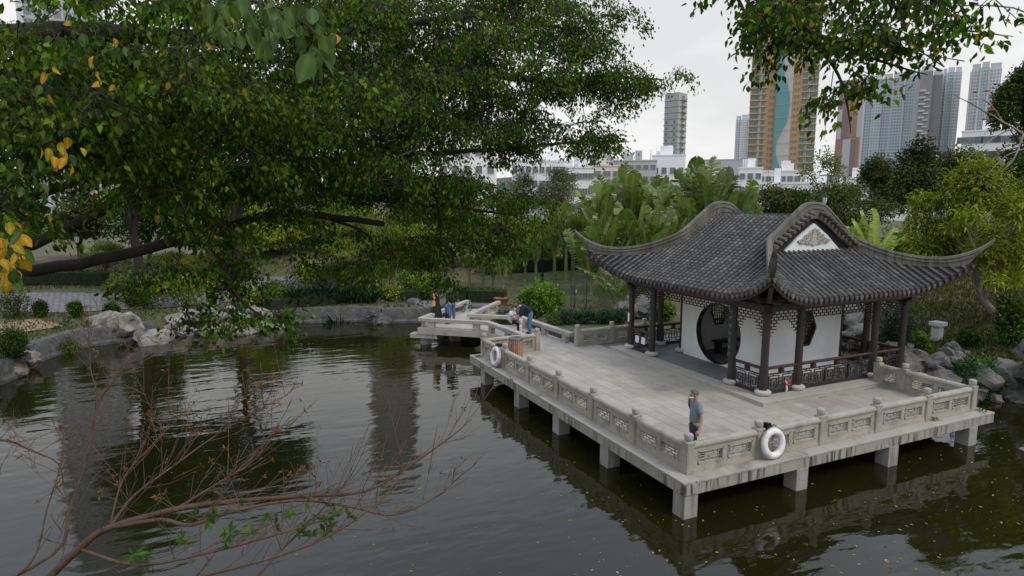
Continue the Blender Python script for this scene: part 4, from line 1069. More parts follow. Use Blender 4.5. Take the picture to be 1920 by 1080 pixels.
def person(label, loc, rz, height, pose, top, bottom, hair, shoes=None, sleeve='short', dress=None, bare_arms=False, group=None, hairlong=False, mask=False, legs=True):
    t = thing('person', label, 'person', loc, rz, group); k = height / 1.72; t.scale = (k, k, k)
    J = {n: Vector(p) for n, p in BASE.items()}
    for n, p in pose.items(): J[n] = Vector(p)
    def pal(w, e): return w + (w - e).normalized() * .085
    order = ['pelvis', 'waist', 'chest', 'neck', 'headb', 'headm', 'headt', 'shL', 'elL', 'wrL', 'shR', 'elR', 'wrR', 'hipL', 'knL', 'anL', 'toL', 'hipR', 'knR', 'anR', 'toR']
    rad = [.09, .085, .09, .05, .07, .092, .06, .045, .038, .028, .045, .038, .028, .07, .05, .038, .03, .08, .055, .038, .03]
    E = [('pelvis', 'waist'), ('waist', 'chest'), ('chest', 'neck'), ('neck', 'headb'), ('headb', 'headm'), ('headm', 'headt'), ('chest', 'shL'), ('shL', 'elL'), ('elL', 'wrL'), ('chest', 'shR'), ('shR', 'elR'), ('elR', 'wrR'),
         ('pelvis', 'hipL'), ('hipL', 'knL'), ('knL', 'anL'), ('anL', 'toL'), ('pelvis', 'hipR'), ('hipR', 'knR'), ('knR', 'anR'), ('anR', 'toR')]
    I = {n: i for i, n in enumerate(order)}
    skinned('body', SKIN, [J[n] for n in order], [(I[a], I[b]) for a, b in E], rad, t)
    # hands: palm with five fingers
    for s_, el, wr in ((1, 'elL', 'wrL'), (-1, 'elR', 'wrR')):
        d = (J[wr] - J[el]).normalized(); side = d.cross(Vector((0, 1, 0))); side = side.normalized() if side.length > .05 else Vector((1, 0, 0)); nn = d.cross(side)
        mb = MB(); p0 = J[wr] - d * .01; mb.tube([p0, p0 + d * .05, p0 + d * .095], [.026, .036, .034], 8)
        for q in range(4):
            b0 = p0 + d * .085 + side * (.026 - .0175 * q); L = (.062, .072, .068, .052)[q]
            mb.tube([b0, b0 + d * L * .55 + nn * s_ * .008, b0 + d * L + nn * s_ * .024], [.0095, .009, .007], 5)
        b0 = p0 + d * .03 + side * .03; mb.tube([b0, b0 + (d + side * .8).normalized() * .04, b0 + (d * 1.3 + side * .5).normalized() * .075], [.011, .010, .008], 5)
        mb.build('hand', SKIN, t, smooth=60)
    # face
    hm, hb = J['headm'], J['headb']; upv = (J['headt'] - hb).normalized(); fwd = Vector((1, 0, 0)); fwd = (fwd - upv * fwd.dot(upv)).normalized()
    if 'look' in pose: fwd = Vector(pose['look']).normalized()
    sd = upv.cross(fwd)
    mb = MB(); mb.tube([hm + fwd * .085 + upv * .01, hm + fwd * .115 - upv * .03, hm + fwd * .09 - upv * .035], [.008, .014, .012], 6)
    for s_ in (-1, 1): mb.tube([hm + sd * s_ * .083 + upv * .015, hm + sd * s_ * .092 - upv * .01 - fwd * .005, hm + sd * s_ * .083 - upv * .035], [.012, .018, .01], 6)
    mb.build('nose_and_ears', SKIN, t, smooth=60)
    mb = MB()
    for s_ in (-1, 1): mb.box(hm + fwd * .088 + sd * s_ * .034 + upv * .012, (.012, .022, .009))
    mb.box(hm + fwd * .088 - upv * .062, (.01, .04, .007)); mb.build('eyes_and_mouth', HAIR_B, t)
    if mask:
        mb = MB(); vs = []
        for zz, rr in ((-.025, .108), (-.05, .118), (-.085, .095)):
            for q in range(7):
                a_ = -1.15 + 2.3 * q / 6; vs.append(hm + upv * zz + fwd * rr * math.cos(a_) + sd * .092 * math.sin(a_) * (1 if zz > -.08 else .8))
        mb.add(vs, [(i * 7 + q, i * 7 + q + 1, (i + 1) * 7 + q + 1, (i + 1) * 7 + q) for i in range(2) for q in range(6)]); mo = mb.build('face_mask', M_ring, t, smooth=60)
        sm = mo.modifiers.new('Solid', 'SOLIDIFY'); sm.thickness = .006
    # hair: shell over the crown and back of the head
    mb = MB(); vs = []; NR, NA = 6, 14
    for i in range(NR + 1):
        ph = (math.pi * .62) * i / NR
        for q in range(NA):
            a_ = 2 * math.pi * q / NA; back = .5 - .5 * math.cos(a_)     # 0 front, 1 back
            ph2 = ph * (.46 + .68 * back); rr = .104 * math.sin(ph2)
            vs.append(hm + upv * (.02 + .098 * math.cos(ph2)) + fwd * (rr * math.cos(a_) * 1.02 - .012) + sd * rr * math.sin(a_) * .93)
    mb.add(vs, [(i * NA + q, i * NA + (q + 1) % NA, (i + 1) * NA + (q + 1) % NA, (i + 1) * NA + q) for i in range(NR) for q in range(NA)])
    if hairlong:
        mb.tube([hm - fwd * .06 + upv * .03, hm - fwd * .1 - upv * .08, hm - fwd * .09 - upv * .22, hm - fwd * .07 - upv * .32], [.075, .085, .075, .03], 8)
    mb.build('hair', hair, t, smooth=70)
    # clothes
    if top is not None:
        ns = ['pelvis', 'waist', 'chest', 'neckb', 'shL', 'mL', 'shR', 'mR']
        f = {'short': .62, 'long': 1.75, 'none': .05}[sleeve]
        def arm(s):
            sh, el, wr = J['sh' + s], J['el' + s], J['wr' + s]
            return sh.lerp(el, f) if f <= 1 else el.lerp(wr, f - 1)
        vs = [J['pelvis'] + (J['waist'] - J['pelvis']) * .02, J['waist'], J['chest'], J['chest'].lerp(J['neck'], .72)]; rr = [.15, .145, .158, .09]; ed = [(0, 1), (1, 2), (2, 3)]
        for s_ in 'LR':
            b0 = len(vs); vs += [J['sh' + s_], J['sh' + s_].lerp(J['el' + s_], .55)]; rr += [.095, .076]; ed += [(2, b0), (b0, b0 + 1)]
            if f > 1: vs += [J['el' + s_], arm(s_)]; rr += [.055, .042]; ed += [(b0 + 1, b0 + 2), (b0 + 2, b0 + 3)]
            else: vs += [arm(s_)]; rr += [.066]; ed += [(b0 + 1, b0 + 2)]
        skinned('shirt', top, vs, ed, rr, t)
    if dress is not None:
        mb = MB(); mb.lathe([(.30, .12), (.27, .4), (.2, .75), (.165, .95), (.128, 1.08), (.15, 1.25), (.13, 1.36), (.07, 1.42)], 18); mb.build('dress', dress, t, smooth=60)
    elif legs:
        vs = [J['waist'].lerp(J['pelvis'], .3), J['pelvis'], J['hipL'], J['knL'], J['anL'] + Vector((0, 0, .03)), J['hipR'], J['knR'], J['anR'] + Vector((0, 0, .03))]
        skinned('trousers', bottom, vs, [(0, 1), (1, 2), (2, 3), (3, 4), (1, 5), (5, 6), (6, 7)], [.135, .148, .112, .08, .066, .112, .08, .066], t, root=1)
    for s_ in 'LR':
        mb = MB(); a_, b0 = J['an' + s_], J['to' + s_]; mb.tube([a_ + (a_ - b0).normalized() * .05 - Vector((0, 0, .035)), a_ - Vector((0, 0, .02)), a_.lerp(b0, .6) , b0 + (b0 - a_).normalized() * .03], [.042, .052, .047, .03], 8)
        mb.build('shoe', shoes or M_black, t, smooth=60)
    return t
C_grey = plain('grey_cotton', (.2, .225, .26), .9); C_navy = plain('navy_cotton', (.022, .026, .045), .9); C_black = plain('black_cotton', (.012, .012, .014), .85)
C_jean = plain('blue_denim', (.06, .13, .28), .9); C_jean2 = plain('faded_denim', (.1, .17, .27), .9); C_white = plain('white_cotton', (.62, .63, .66), .9); C_blue = plain('blue_cotton', (.05, .1, .28), .9)
C_yellow = plain('yellow_canvas', (.6, .36, .06), .8); C_dnavy = plain('dark_navy_jacket', (.012, .02, .05), .85)
WALK = dict(knL=(.13, .09, .5), anL=(.16, .1, .09), toL=(.3, .11, .04), knR=(-.02, -.09, .49), anR=(-.25, -.1, .14), toR=(-.13, -.11, .04),
            elL=(-.06, .22, 1.11), wrL=(.02, .27, .86), elR=(-.01, -.25, 1.11), wrR=(-.02, -.28, .86), headm=(.06, 0, 1.61), headb=(.03, 0, 1.53), headt=(.055, 0, 1.685))
# heading of the walker: image-left = -RT in plan
rzl = math.atan2(-RT.y, -RT.x)
person('man in a grey t-shirt and dark trousers walking along the terrace with a face mask', (.47, .36, 0), rzl + .12, 1.66, WALK, C_grey, C_navy, HAIR_G, mask=True)
STAND = {}
rzc = math.atan2(CAM.y - 17, CAM.x)           # facing the viewer
woman = person('woman in a long black dress with a yellow shoulder bag on the bridge', (0.55, 18.25, 0), rzl + .3, 1.6, dict(elL=(.14, .2, 1.2), wrL=(.2, .1, 1.45), elR=(.15, -.2, 1.2), wrR=(.2, -.08, 1.45)), None, None, plain('brown_hair', (.04, .02, .014), .5), dress=C_black, hairlong=True)
bag = thing('shoulder_bag', 'yellow bag hanging at the side of the woman in black', 'bag', (0.38, 18.12, .78), 1.2)
MB().box((0, 0, .1), (.26, .12, .22)).build('bag_body', C_yellow, bag, bevel=.03); MB().tube([(-.12, 0, .2), (-.05, 0, .45), (.08, 0, .62), (.1, 0, .4), (.12, 0, .2)], .012, 5).build('strap', C_yellow, bag)
person('man in a black shirt and blue jeans standing on the bridge', (1.12, 17.75, 0), rzc + .2, 1.68, dict(elL=(.05, .24, 1.12), wrL=(.15, .17, .95), elR=(.05, -.24, 1.12), wrR=(.16, -.15, .95)), C_black, C_jean, HAIR_B, sleeve='long', mask=True)
person('small child in a blue top beside the man in black on the bridge', (.78, 17.5, 0), rzc + 2.6, 1.02, dict(elL=(.1, .2, 1.15), wrL=(.25, .12, 1.1)), C_blue, C_navy, HAIR_B)
SIT = dict(pelvis=(0, 0, .5), waist=(.03, 0, .63), chest=(.08, 0, .84), neck=(.13, 0, 1.01), headb=(.16, 0, 1.09), headm=(.19, 0, 1.17), headt=(.185, 0, 1.25), shL=(.09, .17, .95), shR=(.09, -.17, .95), elL=(.22, .22, .72), wrL=(.42, .12, .62), elR=(.22, -.22, .72), wrR=(.42, -.12, .62),
           hipL=(.03, .085, .48), hipR=(.03, -.085, .48), knL=(.44, .1, .5), knR=(.44, -.1, .5), anL=(.46, .1, .08), anR=(.44, -.1, .08), toL=(.6, .11, .035), toR=(.58, -.11, .035))
person('woman in a white t-shirt and dark trousers sitting on the bridge parapet', (2.72, 14.75, -.02), rzc + 1.05, 1.62, SIT, C_white, C_black, HAIR_B, mask=True)
BEND = dict(pelvis=(-.12, 0, .93), waist=(-.02, 0, 1.05), chest=(.16, 0, 1.19), neck=(.31, 0, 1.27), headb=(.38, 0, 1.27), headm=(.45, 0, 1.25), headt=(.51, 0, 1.27), shL=(.2, .17, 1.24), shR=(.2, -.17, 1.24), elL=(.3, .22, .97), wrL=(.42, .14, .78), elR=(.3, -.22, .97), wrR=(.42, -.14, .78),
            hipL=(-.12, .085, .89), hipR=(-.12, -.085, .89), knL=(-.06, .095, .49), knR=(-.04, -.095, .49), anL=(-.1, .1, .08), anR=(-.08, -.1, .08), toL=(.05, .11, .035), toR=(.07, -.11, .035), look=(.6, 0, -.8))
person('person in a dark navy jacket and jeans bending over a child on the bridge', (3.18, 13.95, 0), rzl + .1, 1.68, BEND, C_dnavy, C_jean2, HAIR_B, sleeve='long')
person('small child in white standing beside the sitting woman on the bridge', (2.83, 13.9, 0), rzl - .4, .86, dict(elL=(.1, .18, 1.15), wrL=(.25, .1, 1.15)), C_white, C_white, HAIR_B)

# ------------------------------------------------------------------ foliage generators
def norm(a): return a / np.maximum(np.linalg.norm(a, axis=-1, keepdims=True), 1e-9)
def leaves(cent, axis, nrm, length, width, cols, fold=0.18, tipcurl=0.15, belly=0.36):
    """arrays of N leaves, each two folded quads: base, two side points a half, tip"""
    n = len(cent); ax = norm(axis); sd = norm(np.cross(nrm, ax)); up = np.cross(ax, sd)
    L = length[:, None]; W = width[:, None] * 0.5
    base = cent; tip = cent + ax * L - up * L * tipcurl
    l1 = cent + ax * L * belly + sd * W + up * W * fold * 2; r1 = cent + ax * L * belly - sd * W + up * W * fold * 2
    l2 = cent + ax * L * 0.74 + sd * W * .62 + up * (W * fold - L * tipcurl * .4); r2 = cent + ax * L * 0.74 - sd * W * .62 + up * (W * fold - L * tipcurl * .4)
    V = np.stack([base, l1, l2, tip, r2, r1], 1).reshape(-1, 3)
    b0 = np.arange(n)[:, None] * 6
    Q = np.concatenate([b0 + np.array([[0, 3, 2, 1]]), b0 + np.array([[0, 5, 4, 3]])], 0)
    C_ = np.repeat(cols, 6, axis=0)
    return V, Q, C_
def leaf_cols(n, palette, weights, jit=0.25):
    p = np.array(palette); k = rng.choice(len(p), n, p=np.array(weights) / np.sum(weights))
    return p[k] * (1 + jit * rng.standard_normal((n, 1)).clip(-2, 2) * 0.6)
class Foliage:
    def __init__(s): s.V = []; s.Q = []; s.C = []; s.n = 0
    def add(s, V, Q, C_): s.V.append(V); s.Q.append(Q + s.n); s.C.append(C_); s.n += len(V)
    def mesh(s, name, mat): return np_mesh(name, np.concatenate(s.V), np.concatenate(s.Q), mat, np.clip(np.concatenate(s.C), 0.002, 1))
def rdir(n): return norm(rng.standard_normal((n, 3)))

G_DARK = [(.024, .056, .005), (.038, .085, .006), (.058, .115, .009), (.018, .04, .005)]
G_MID = [(.07, .118, .016), (.105, .165, .022), (.145, .21, .03), (.05, .085, .014)]
G_YEL = [(.16, .20, .02), (.22, .26, .028), (.28, .29, .035), (.11, .155, .018)]
G_OLIVE = [(.055, .068, .02), (.08, .094, .028), (.045, .055, .018), (.105, .115, .036)]
G_BLUE = [(.02, .042, .022), (.03, .06, .03), (.045, .075, .04)]

def crown_leaves(fo, lobes, n, lsize, palette, weights=None, droop=0.3, aspect=.5, shell=.55, jit=.3, fold=.2, low=False):
    """leaves spread through ellipsoid lobes, denser to the outside"""
    vol = np.array([l[3] * l[4] * l[5] for l in lobes]) ** 0.75; cnt = np.maximum(8, (n * vol / vol.sum()).astype(int))
    for (x, y, z, rx, ry, rz), k in zip(lobes, cnt):
        d = rdir(k); d[:, 2] = d[:, 2] if low else np.where(d[:, 2] < -.55, -d[:, 2] * .4, d[:, 2]); d = norm(d)
        r = rng.uniform(0, 1, (k, 1)) ** (shell * .6); r *= 1 + .16 * rng.standard_normal((k, 1))
        c_ = np.array([x, y, z]) + d * r * np.array([rx, ry, rz])
        ax = norm(d * .6 + rdir(k) * .75 + np.array([0, 0, -droop])); nr = norm(d * .8 + np.array([0, 0, .7]) + rdir(k) * .6)
        L = lsize * rng.uniform(.65, 1.35, k)
        tone = 1 + .35 * rng.standard_normal()  # each clump its own tone
        cols = leaf_cols(k, palette, weights or [1] * len(palette), jit) * np.clip(tone, .6, 1.5)
        fo.add(*leaves(c_, ax, nr, L, L * aspect, cols, fold))
def tree(label, px, dist, ytop, ycrown, hwpx, palette, n=3500, lsize=.22, name='tree', nl=12, trunk_px=None, group=None, mat=None, bark=None, squash=1.0, droop=.3, lobe=(.3, .5), cat='tree', aspect=.5, weights=None):
    u, v = azim(px, dist, (ytop + ycrown) / 2); z0 = gz(u, v); zt = zat(px, ytop, dist); zc = max(zat(px, ycrown, dist), z0 + .4); hw = hwpx * wpp(px, dist)
    bu, bv = (u, v) if trunk_px is None else azim(trunk_px, dist, 600); zb = gz(bu, bv) - .1
    t = thing(name, label, cat, (bu, bv, zb), 0, group); o0 = np.array([bu, bv, zb])
    lobes = []; H = zt - zc; cz = (zt + zc) / 2
    for k in range(nl):
        d = rdir(1)[0]; r = rng.uniform(.25, .75); s_ = rng.uniform(*lobe)
        rx = hw * s_; rz_ = max(H * .5 * s_ * squash, .25)
        p = np.array([u, v, cz]) + d * np.array([hw - rx * .6, hw - rx * .6, H / 2 - rz_ * .6]) * (r ** .5)
        lobes.append((*p, rx * rng.uniform(.8, 1.2), rx * rng.uniform(.8, 1.2), rz_))
    lobes.append((u, v, zt - H * .22, hw * .4, hw * .4, H * .22))
    fo = Foliage(); crown_leaves(fo, lobes, int(n * 1.7), lsize, palette, weights, droop, aspect)
    for V in fo.V: V -= o0
    obj('crown', fo.mesh('crown', mat or M_leaf_soft), t)['kind'] = 'stuff'
    # trunk and limbs
    base = Vector((0, 0, 0)); top = Vector((u - bu, v - bv, zc + H * .35 - zb)); r0 = max(.06, hw * .055)
    mb = MB(); mid = base.lerp(top, .5) + Vector((random.uniform(-.1, .1), random.uniform(-.1, .1), 0)) * hw
    mb.tube([base, base.lerp(mid, .5), mid, mid.lerp(top, .5), top], [r0 * 1.3, r0, r0 * .85, r0 * .65, r0 * .4], 8)
    for l in lobes[:7]:
        p = Vector((l[0] - bu, l[1] - bv, l[2] - zb)); st = mid.lerp(top, random.uniform(-.3, .7)); m2 = st.lerp(p, .5) + Vector((0, 0, .15 * hw))
        mb.tube([st, m2, p], [r0 * .45, r0 * .3, r0 * .12], 6)
    mb.build('trunk', bark or M_bark, t, smooth=60)
    return t
def bush(label, p, rx, ry, h, palette, n=1500, lsize=.1, group=None, name='shrub', cat='shrub', mat=None, aspect=.5, weights=None):
    t = thing(name, label, cat, p, 0, group); lobes = [(0, 0, h * .5, rx * .8, ry * .8, h * .48)]
    for k in range(7):
        a_ = rng.uniform(0, 6.28); lobes.append((rx * .5 * math.cos(a_), ry * .5 * math.sin(a_), h * rng.uniform(.3, .68), rx * rng.uniform(.35, .55), ry * rng.uniform(.35, .55), h * rng.uniform(.22, .36)))
    fo = Foliage(); crown_leaves(fo, lobes, n, lsize, palette, weights, .1, aspect, shell=.3, low=True); obj('foliage', fo.mesh('foliage', mat or M_leaf), t)['kind'] = 'stuff'
    mb = MB()
    for k in range(5):
        a_ = 2 * math.pi * k / 5; mb.tube([(0, 0, -.1), (rx * .25 * math.cos(a_), ry * .25 * math.sin(a_), h * .4), (rx * .5 * math.cos(a_), ry * .5 * math.sin(a_), h * .7)], [.03, .022, .01], 5)
    mb.build('stem', M_bark, t)
    return t
def hedge(label, pts, w, h, palette, n_per_m=420, lsize=.07, z=None):
    """clipped hedge: box body of leaves following a polyline"""
    x0, y0 = pts[0]; zb = gz(x0, y0) if z is None else z
    t = thing('clipped_hedge', label, 'hedge', (x0, y0, zb)); fo = Foliage()
    core = MB()
    for i in range(len(pts) - 1):
        p, q = np.array(pts[i]), np.array(pts[i + 1]); L = np.linalg.norm(q - p); d = (q - p) / L; nn = np.array([-d[1], d[0]]); k = int(n_per_m * L)
        s_ = rng.uniform(0, L, k); face = rng.choice(4, k, p=[.5, .2, .2, .1]); a_ = rng.uniform(-w / 2, w / 2, k); zz = rng.uniform(.03, h, k)
        a_ = np.where(face == 1, w / 2, np.where(face == 2, -w / 2, a_)); zz = np.where(face == 0, h, zz)
        a_ += rng.normal(0, .025, k); zz += rng.normal(0, .025, k)
        xy = p + d * s_[:, None] + nn * a_[:, None]; gzz = land_h(xy[:, 0], xy[:, 1])
        c_ = np.concatenate([xy - np.array([x0, y0]), (zz + gzz - zb)[:, None]], 1)
        outn = np.where(face[:, None] == 0, np.array([[0, 0, 1.]]), np.concatenate([nn[None, :] * np.sign(a_)[:, None], np.zeros((k, 1))], 1))
        ax = norm(outn * .5 + rdir(k)); nr = norm(outn + rdir(k) * .6); Ls = lsize * rng.uniform(.7, 1.3, k)
        fo.add(*leaves(c_, ax, nr, Ls, Ls * .55, leaf_cols(k, palette, [1] * len(palette)), .2))
        pm = (p + q) / 2; g0 = gz(*pm)
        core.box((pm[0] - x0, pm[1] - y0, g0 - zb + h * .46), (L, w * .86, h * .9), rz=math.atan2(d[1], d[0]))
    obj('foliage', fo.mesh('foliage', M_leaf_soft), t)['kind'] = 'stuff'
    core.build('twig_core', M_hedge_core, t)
    return t
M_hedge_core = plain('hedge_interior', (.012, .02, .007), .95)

# ------------------------------------------------------------------ hedges and shrubs
hedge('long clipped green hedge behind the zigzag bridge', [P3(835, 556, .1), P3(880, 560, .1), P3(948, 562, .1)], .9, .75, G_DARK)
hedge('clipped hedge corner along the path left of the bridge bush', [P3(762, 545, .1), P3(800, 552, .1), P3(838, 545, .1)], .9, .7, G_DARK)
hedge('dark curved clipped hedge above the brick path at the left', [azim(40, 47), azim(100, 46.5), azim(165, 45.5), azim(200, 45)], 1.0, .75, G_DARK)
hedge('low clipped hedge on the far bank behind the middle retaining wall', [P3(505, 578, .0), P3(560, 572, .0), P3(640, 566, .0), P3(720, 562, .0), P3(800, 560, .0)], .9, .6, G_DARK)
hedge('low hedge along the top of the middle retaining wall', [P3(515, 583, -.1), P3(580, 586, -.1), P3(640, 582, -.1)], .6, .45, G_DARK)
hedge('dark low hedge behind the banana stems', [azim(900, 45.5), azim(990, 46), azim(1090, 47)], 1.0, .9, G_DARK)
def bpx(px, py, z, rxpx, h, label, pal, n=1500, ls=.1, name='shrub', group=None, cat='shrub', **k):
    x_, y_ = P3(px, py, z); D = math.hypot(x_ - CAM.x, y_ - CAM.y); r_ = rxpx * wpp(px, D)
    return bush(label, (x_, y_, gz(x_, y_)), r_, r_ * .85, h, pal, n, ls, group, name, cat, **k)
bush('large bright green rounded bush beside the zigzag bridge', (6.05, 18.3, gz(6.05, 18.3)), 1.3, 1.2, 1.75, [(.07, .14, .015), (.1, .19, .02), (.13, .23, .03), (.05, .1, .014)], 4600, .16, aspect=.42)
bpx(812, 558, .05, 30, 1.2, 'leafy green bush at the water end of the far hedge', G_MID, 1500, .16)
for i, (x_, lab) in enumerate(((78, 'leftmost of three clipped ball shrubs on the left bank'), (143, 'middle one of three clipped ball shrubs on the left bank'), (211, 'rightmost of three clipped ball shrubs on the left bank'))):
    bpx(x_, 596, 0., 17, .85, lab, G_DARK, 3000, .07, 'clipped_ball_shrub', 'clipped ball shrubs')
bpx(18, 672, -.1, 48, 1.3, 'large dark clipped bush at the water line, far left', G_DARK, 4200, .07)
bpx(118, 630, -.1, 38, .8, 'low spreading green bush above the left retaining wall', G_MID, 2200, .07)
bpx(30, 590, .2, 40, 1.5, 'pale green feathery bush at the left edge by the sandy ground', G_OLIVE, 1800, .09)
for px_, lab in ((1066, 'low dark shrub below the tree guard'), (1098, 'low dark shrub right of the tree guard'), (1130, 'low dark shrub halfway to the pavilion columns'), (1162, 'low dark shrub against the left pavilion columns')):
    bpx(px_, 603, 0, 24, .75, lab, G_BLUE, 1300, .09)
bpx(1035, 605, 0, 22, .6, 'low green ground shrub at the foot of the bright bush', G_MID, 800, .09)
bpx(1245, 600, 0, 22, 1.0, 'green leafy plant seen between the left pavilion columns', G_MID, 700, .2)
bpx(1675, 655, .3, 46, 2.5, 'dark green cloud-pruned pine shrub behind the right columns', [(.012, .035, .02), (.02, .05, .028), (.028, .065, .035)], 4200, .1, aspect=.3)
bpx(1728, 655, .3, 24, .9, 'small leafy shrub left of the white stone post', G_MID, 800, .12)
bpx(1825, 680, .4, 50, 1.6, 'dense glossy green bush above the rock bank', [(.02, .06, .012), (.03, .085, .018), (.045, .11, .022)], 3600, .12)
bpx(1880, 668, .6, 32, 1.0, 'smaller green bush right of the glossy bush', G_DARK, 1300, .12)
bpx(1815, 640, .6, 26, .6, 'low dark bush behind the glossy bush', G_DARK, 900, .1)
bpx(1895, 630, .9, 40, 2.0, 'dark loose shrub behind the pale tree trunk', G_DARK, 1400, .14)
bpx(1560, 620, .2, 26, 1.4, 'green shrub seen behind the hexagon window wall', G_MID, 900, .14)
# grass tufts on the far bank
def tuft(px, py, z, label, n=90, h=.9, pal=G_BLUE):
    x_, y_ = P3(px, py, z); t = thing('grass_clump', label, 'grass', (x_, y_, gz(x_, y_)), 0, 'strappy grass clumps on the far bank'); fo = Foliage()
    c_ = np.concatenate([rng.normal(0, .22, (n, 2)), np.zeros((n, 1))], 1); a_ = norm(np.concatenate([rng.normal(0, .5, (n, 2)), np.ones((n, 1))], 1)); L = h * rng.uniform(.6, 1.2, n)
    fo.add(*leaves(c_, a_, rdir(n), L, np.full(n, .035), leaf_cols(n, pal, [1] * len(pal)), .1, .35)); obj('blades', fo.mesh('blades', M_leaf_soft), t)['kind'] = 'stuff'
ORD = ['first', 'second', 'third', 'fourth', 'fifth', 'sixth', 'seventh', 'eighth', 'ninth', 'tenth', 'eleventh', 'twelfth', 'thirteenth', 'fourteenth', 'fifteenth', 'sixteenth', 'seventeenth', 'eighteenth']; tk = 0
for x_, y_ in ((555, 572), (575, 570), (585, 580), (598, 568), (615, 566), (628, 576), (640, 566), (662, 566), (690, 566)):
    tuft(x_, y_, 0, 'blue-green strappy grass clump, %s from the left on the far bank' % ORD[tk], 110, 1.0); tk += 1

# ------------------------------------------------------------------ background trees
tree('tall dark evergreen tree right of centre behind the roof, in front of the blue towers', 1722, 62, 252, 430, 62, G_OLIVE + G_DARK[:1], 5200, .26)
tree('dark rounded tree left of the tall evergreen', 1643, 66, 286, 425, 60, G_OLIVE, 3800, .26)
tree('broad dull green tree behind the banana plant on the right', 1585, 58, 340, 450, 90, G_OLIVE, 4200, .24)
tree('dark tree behind the yellow-green tree crown', 1800, 66, 268, 420, 90, G_OLIVE, 4200, .26)
tree('dense dark tree at the right edge of the photo, tallest there', 1912, 50, 122, 300, 70, G_DARK + G_OLIVE, 6500, .2, trunk_px=1990)
tree('dark green tree behind the bare branch at the right edge', 1905, 58, 262, 430, 95, G_DARK + G_OLIVE, 4600, .24)
tree('thin pale feathery tree in front of the orange tower', 1545, 70, 272, 400, 66, [(.12, .15, .05), (.16, .18, .07), (.09, .11, .05)], 900, .25, lobe=(.2, .34))
tree('small dark green tree right of the banana grove', 1440, 62, 345, 430, 52, G_OLIVE, 2600, .24)
tree('low dark tree beside the lantern behind the roof ridge', 1495, 64, 350, 430, 55, G_DARK + G_OLIVE, 2600, .24)
tree('pale olive tree in front of the white flats, left of the banana grove', 1045, 82, 310, 420, 50, [(.13, .14, .075), (.16, .165, .09), (.1, .11, .055)], 3800, .26)
tree('pale olive tree peeping out beside the hanging foliage', 980, 86, 318, 420, 40, [(.12, .13, .07), (.15, .155, .085), (.09, .1, .05)], 2800, .26)
tree('leafy bright tree at the edge of the banana grove', 1400, 56, 358, 440, 34, G_MID + G_YEL[:1], 1800, .24)
PTL = ['olive-green park tree at the far left edge behind the fig limbs', 'greyish park tree left of the tall dark bank trees', 'dark park tree between the two fig limbs', 'mid-green park tree behind the second tall bank tree', 'dark park tree behind the hanging fig foliage, left of the pines',
       'olive park tree behind the pines, left of the brown tower', 'mid-green park tree straight above the leaning pine', 'olive park tree behind the lettered entrance pillar', 'mid-green park tree left of the slim banana plants', 'dark park tree just left of the white low-rise blocks']
BT = 'park trees screened by the foreground branches'
for px_, D_, yt, yc, hw_, pal in ((30, 52, 330, 500, 80, G_MID), (150, 55, 345, 490, 70, G_OLIVE), (270, 50, 300, 490, 80, G_DARK), (360, 58, 330, 480, 70, G_MID), (470, 54, 300, 480, 80, G_DARK), (560, 64, 345, 470, 70, G_OLIVE),
                                (660, 66, 355, 470, 60, G_MID), (760, 64, 350, 460, 70, G_OLIVE), (850, 62, 345, 450, 70, G_MID), (930, 60, 365, 450, 55, G_DARK)):
    tree(PTL.pop(0), px_, D_, yt, yc, hw_, pal, 3400, .24, group=BT)
# tall trees on the left bank whose reflection darkens the pond
tree('tall dark tree on the left bank mostly hidden by the foreground crown', 250, 41, 120, 395, 180, G_DARK[1:3] + G_MID[:2], 9000, .24)
tree('second tall dark tree on the left bank, nearer the middle', 440, 43, 140, 395, 150, G_DARK[1:3] + G_MID[:2], 8000, .24)
# yellow-green pines with layered branches
for px_, D_, yt, yc, hw_, lab in ((640, 43, 440, 520, 60, 'layered yellow-green pine above the white notice board'), (735, 41.5, 412, 510, 66, 'layered yellow-green pine with a leaning trunk near the bridge'), (690, 46, 395, 500, 60, 'pale yellow-green pine behind the layered pines'),
                             (200, 47, 450, 515, 60, 'yellow-green pine behind the dark curved hedge'), (330, 45, 470, 545, 60, 'flat layered pine at the end of the brick path'), (420, 45, 440, 540, 60, 'yellow-green pine behind the pale rock pile')):
    tree(lab, px_, D_, yt, yc, hw_, [(.15, .18, .03), (.2, .22, .04), (.11, .14, .028)], 3600, .13, 'pine_tree', 14, squash=.42, lobe=(.3, .55), aspect=.28, bark=M_bark_brown)
# bright yellow-green tree on the right
tree('bright yellow-green tree with drooping narrow leaves at the right', 1822, 30, 292, 590, 155, G_YEL, 9500, .2, nl=46, trunk_px=1908, mat=M_leaf, bark=M_bark_pale, droop=.6, lobe=(.13, .25), aspect=.28)
tree('yellow-green tree spilling over the right edge of the photo', 1945, 32, 300, 580, 130, G_YEL, 5500, .2, nl=24, trunk_px=1975, mat=M_leaf, bark=M_bark_pale, droop=.6, lobe=(.16, .3), aspect=.28)

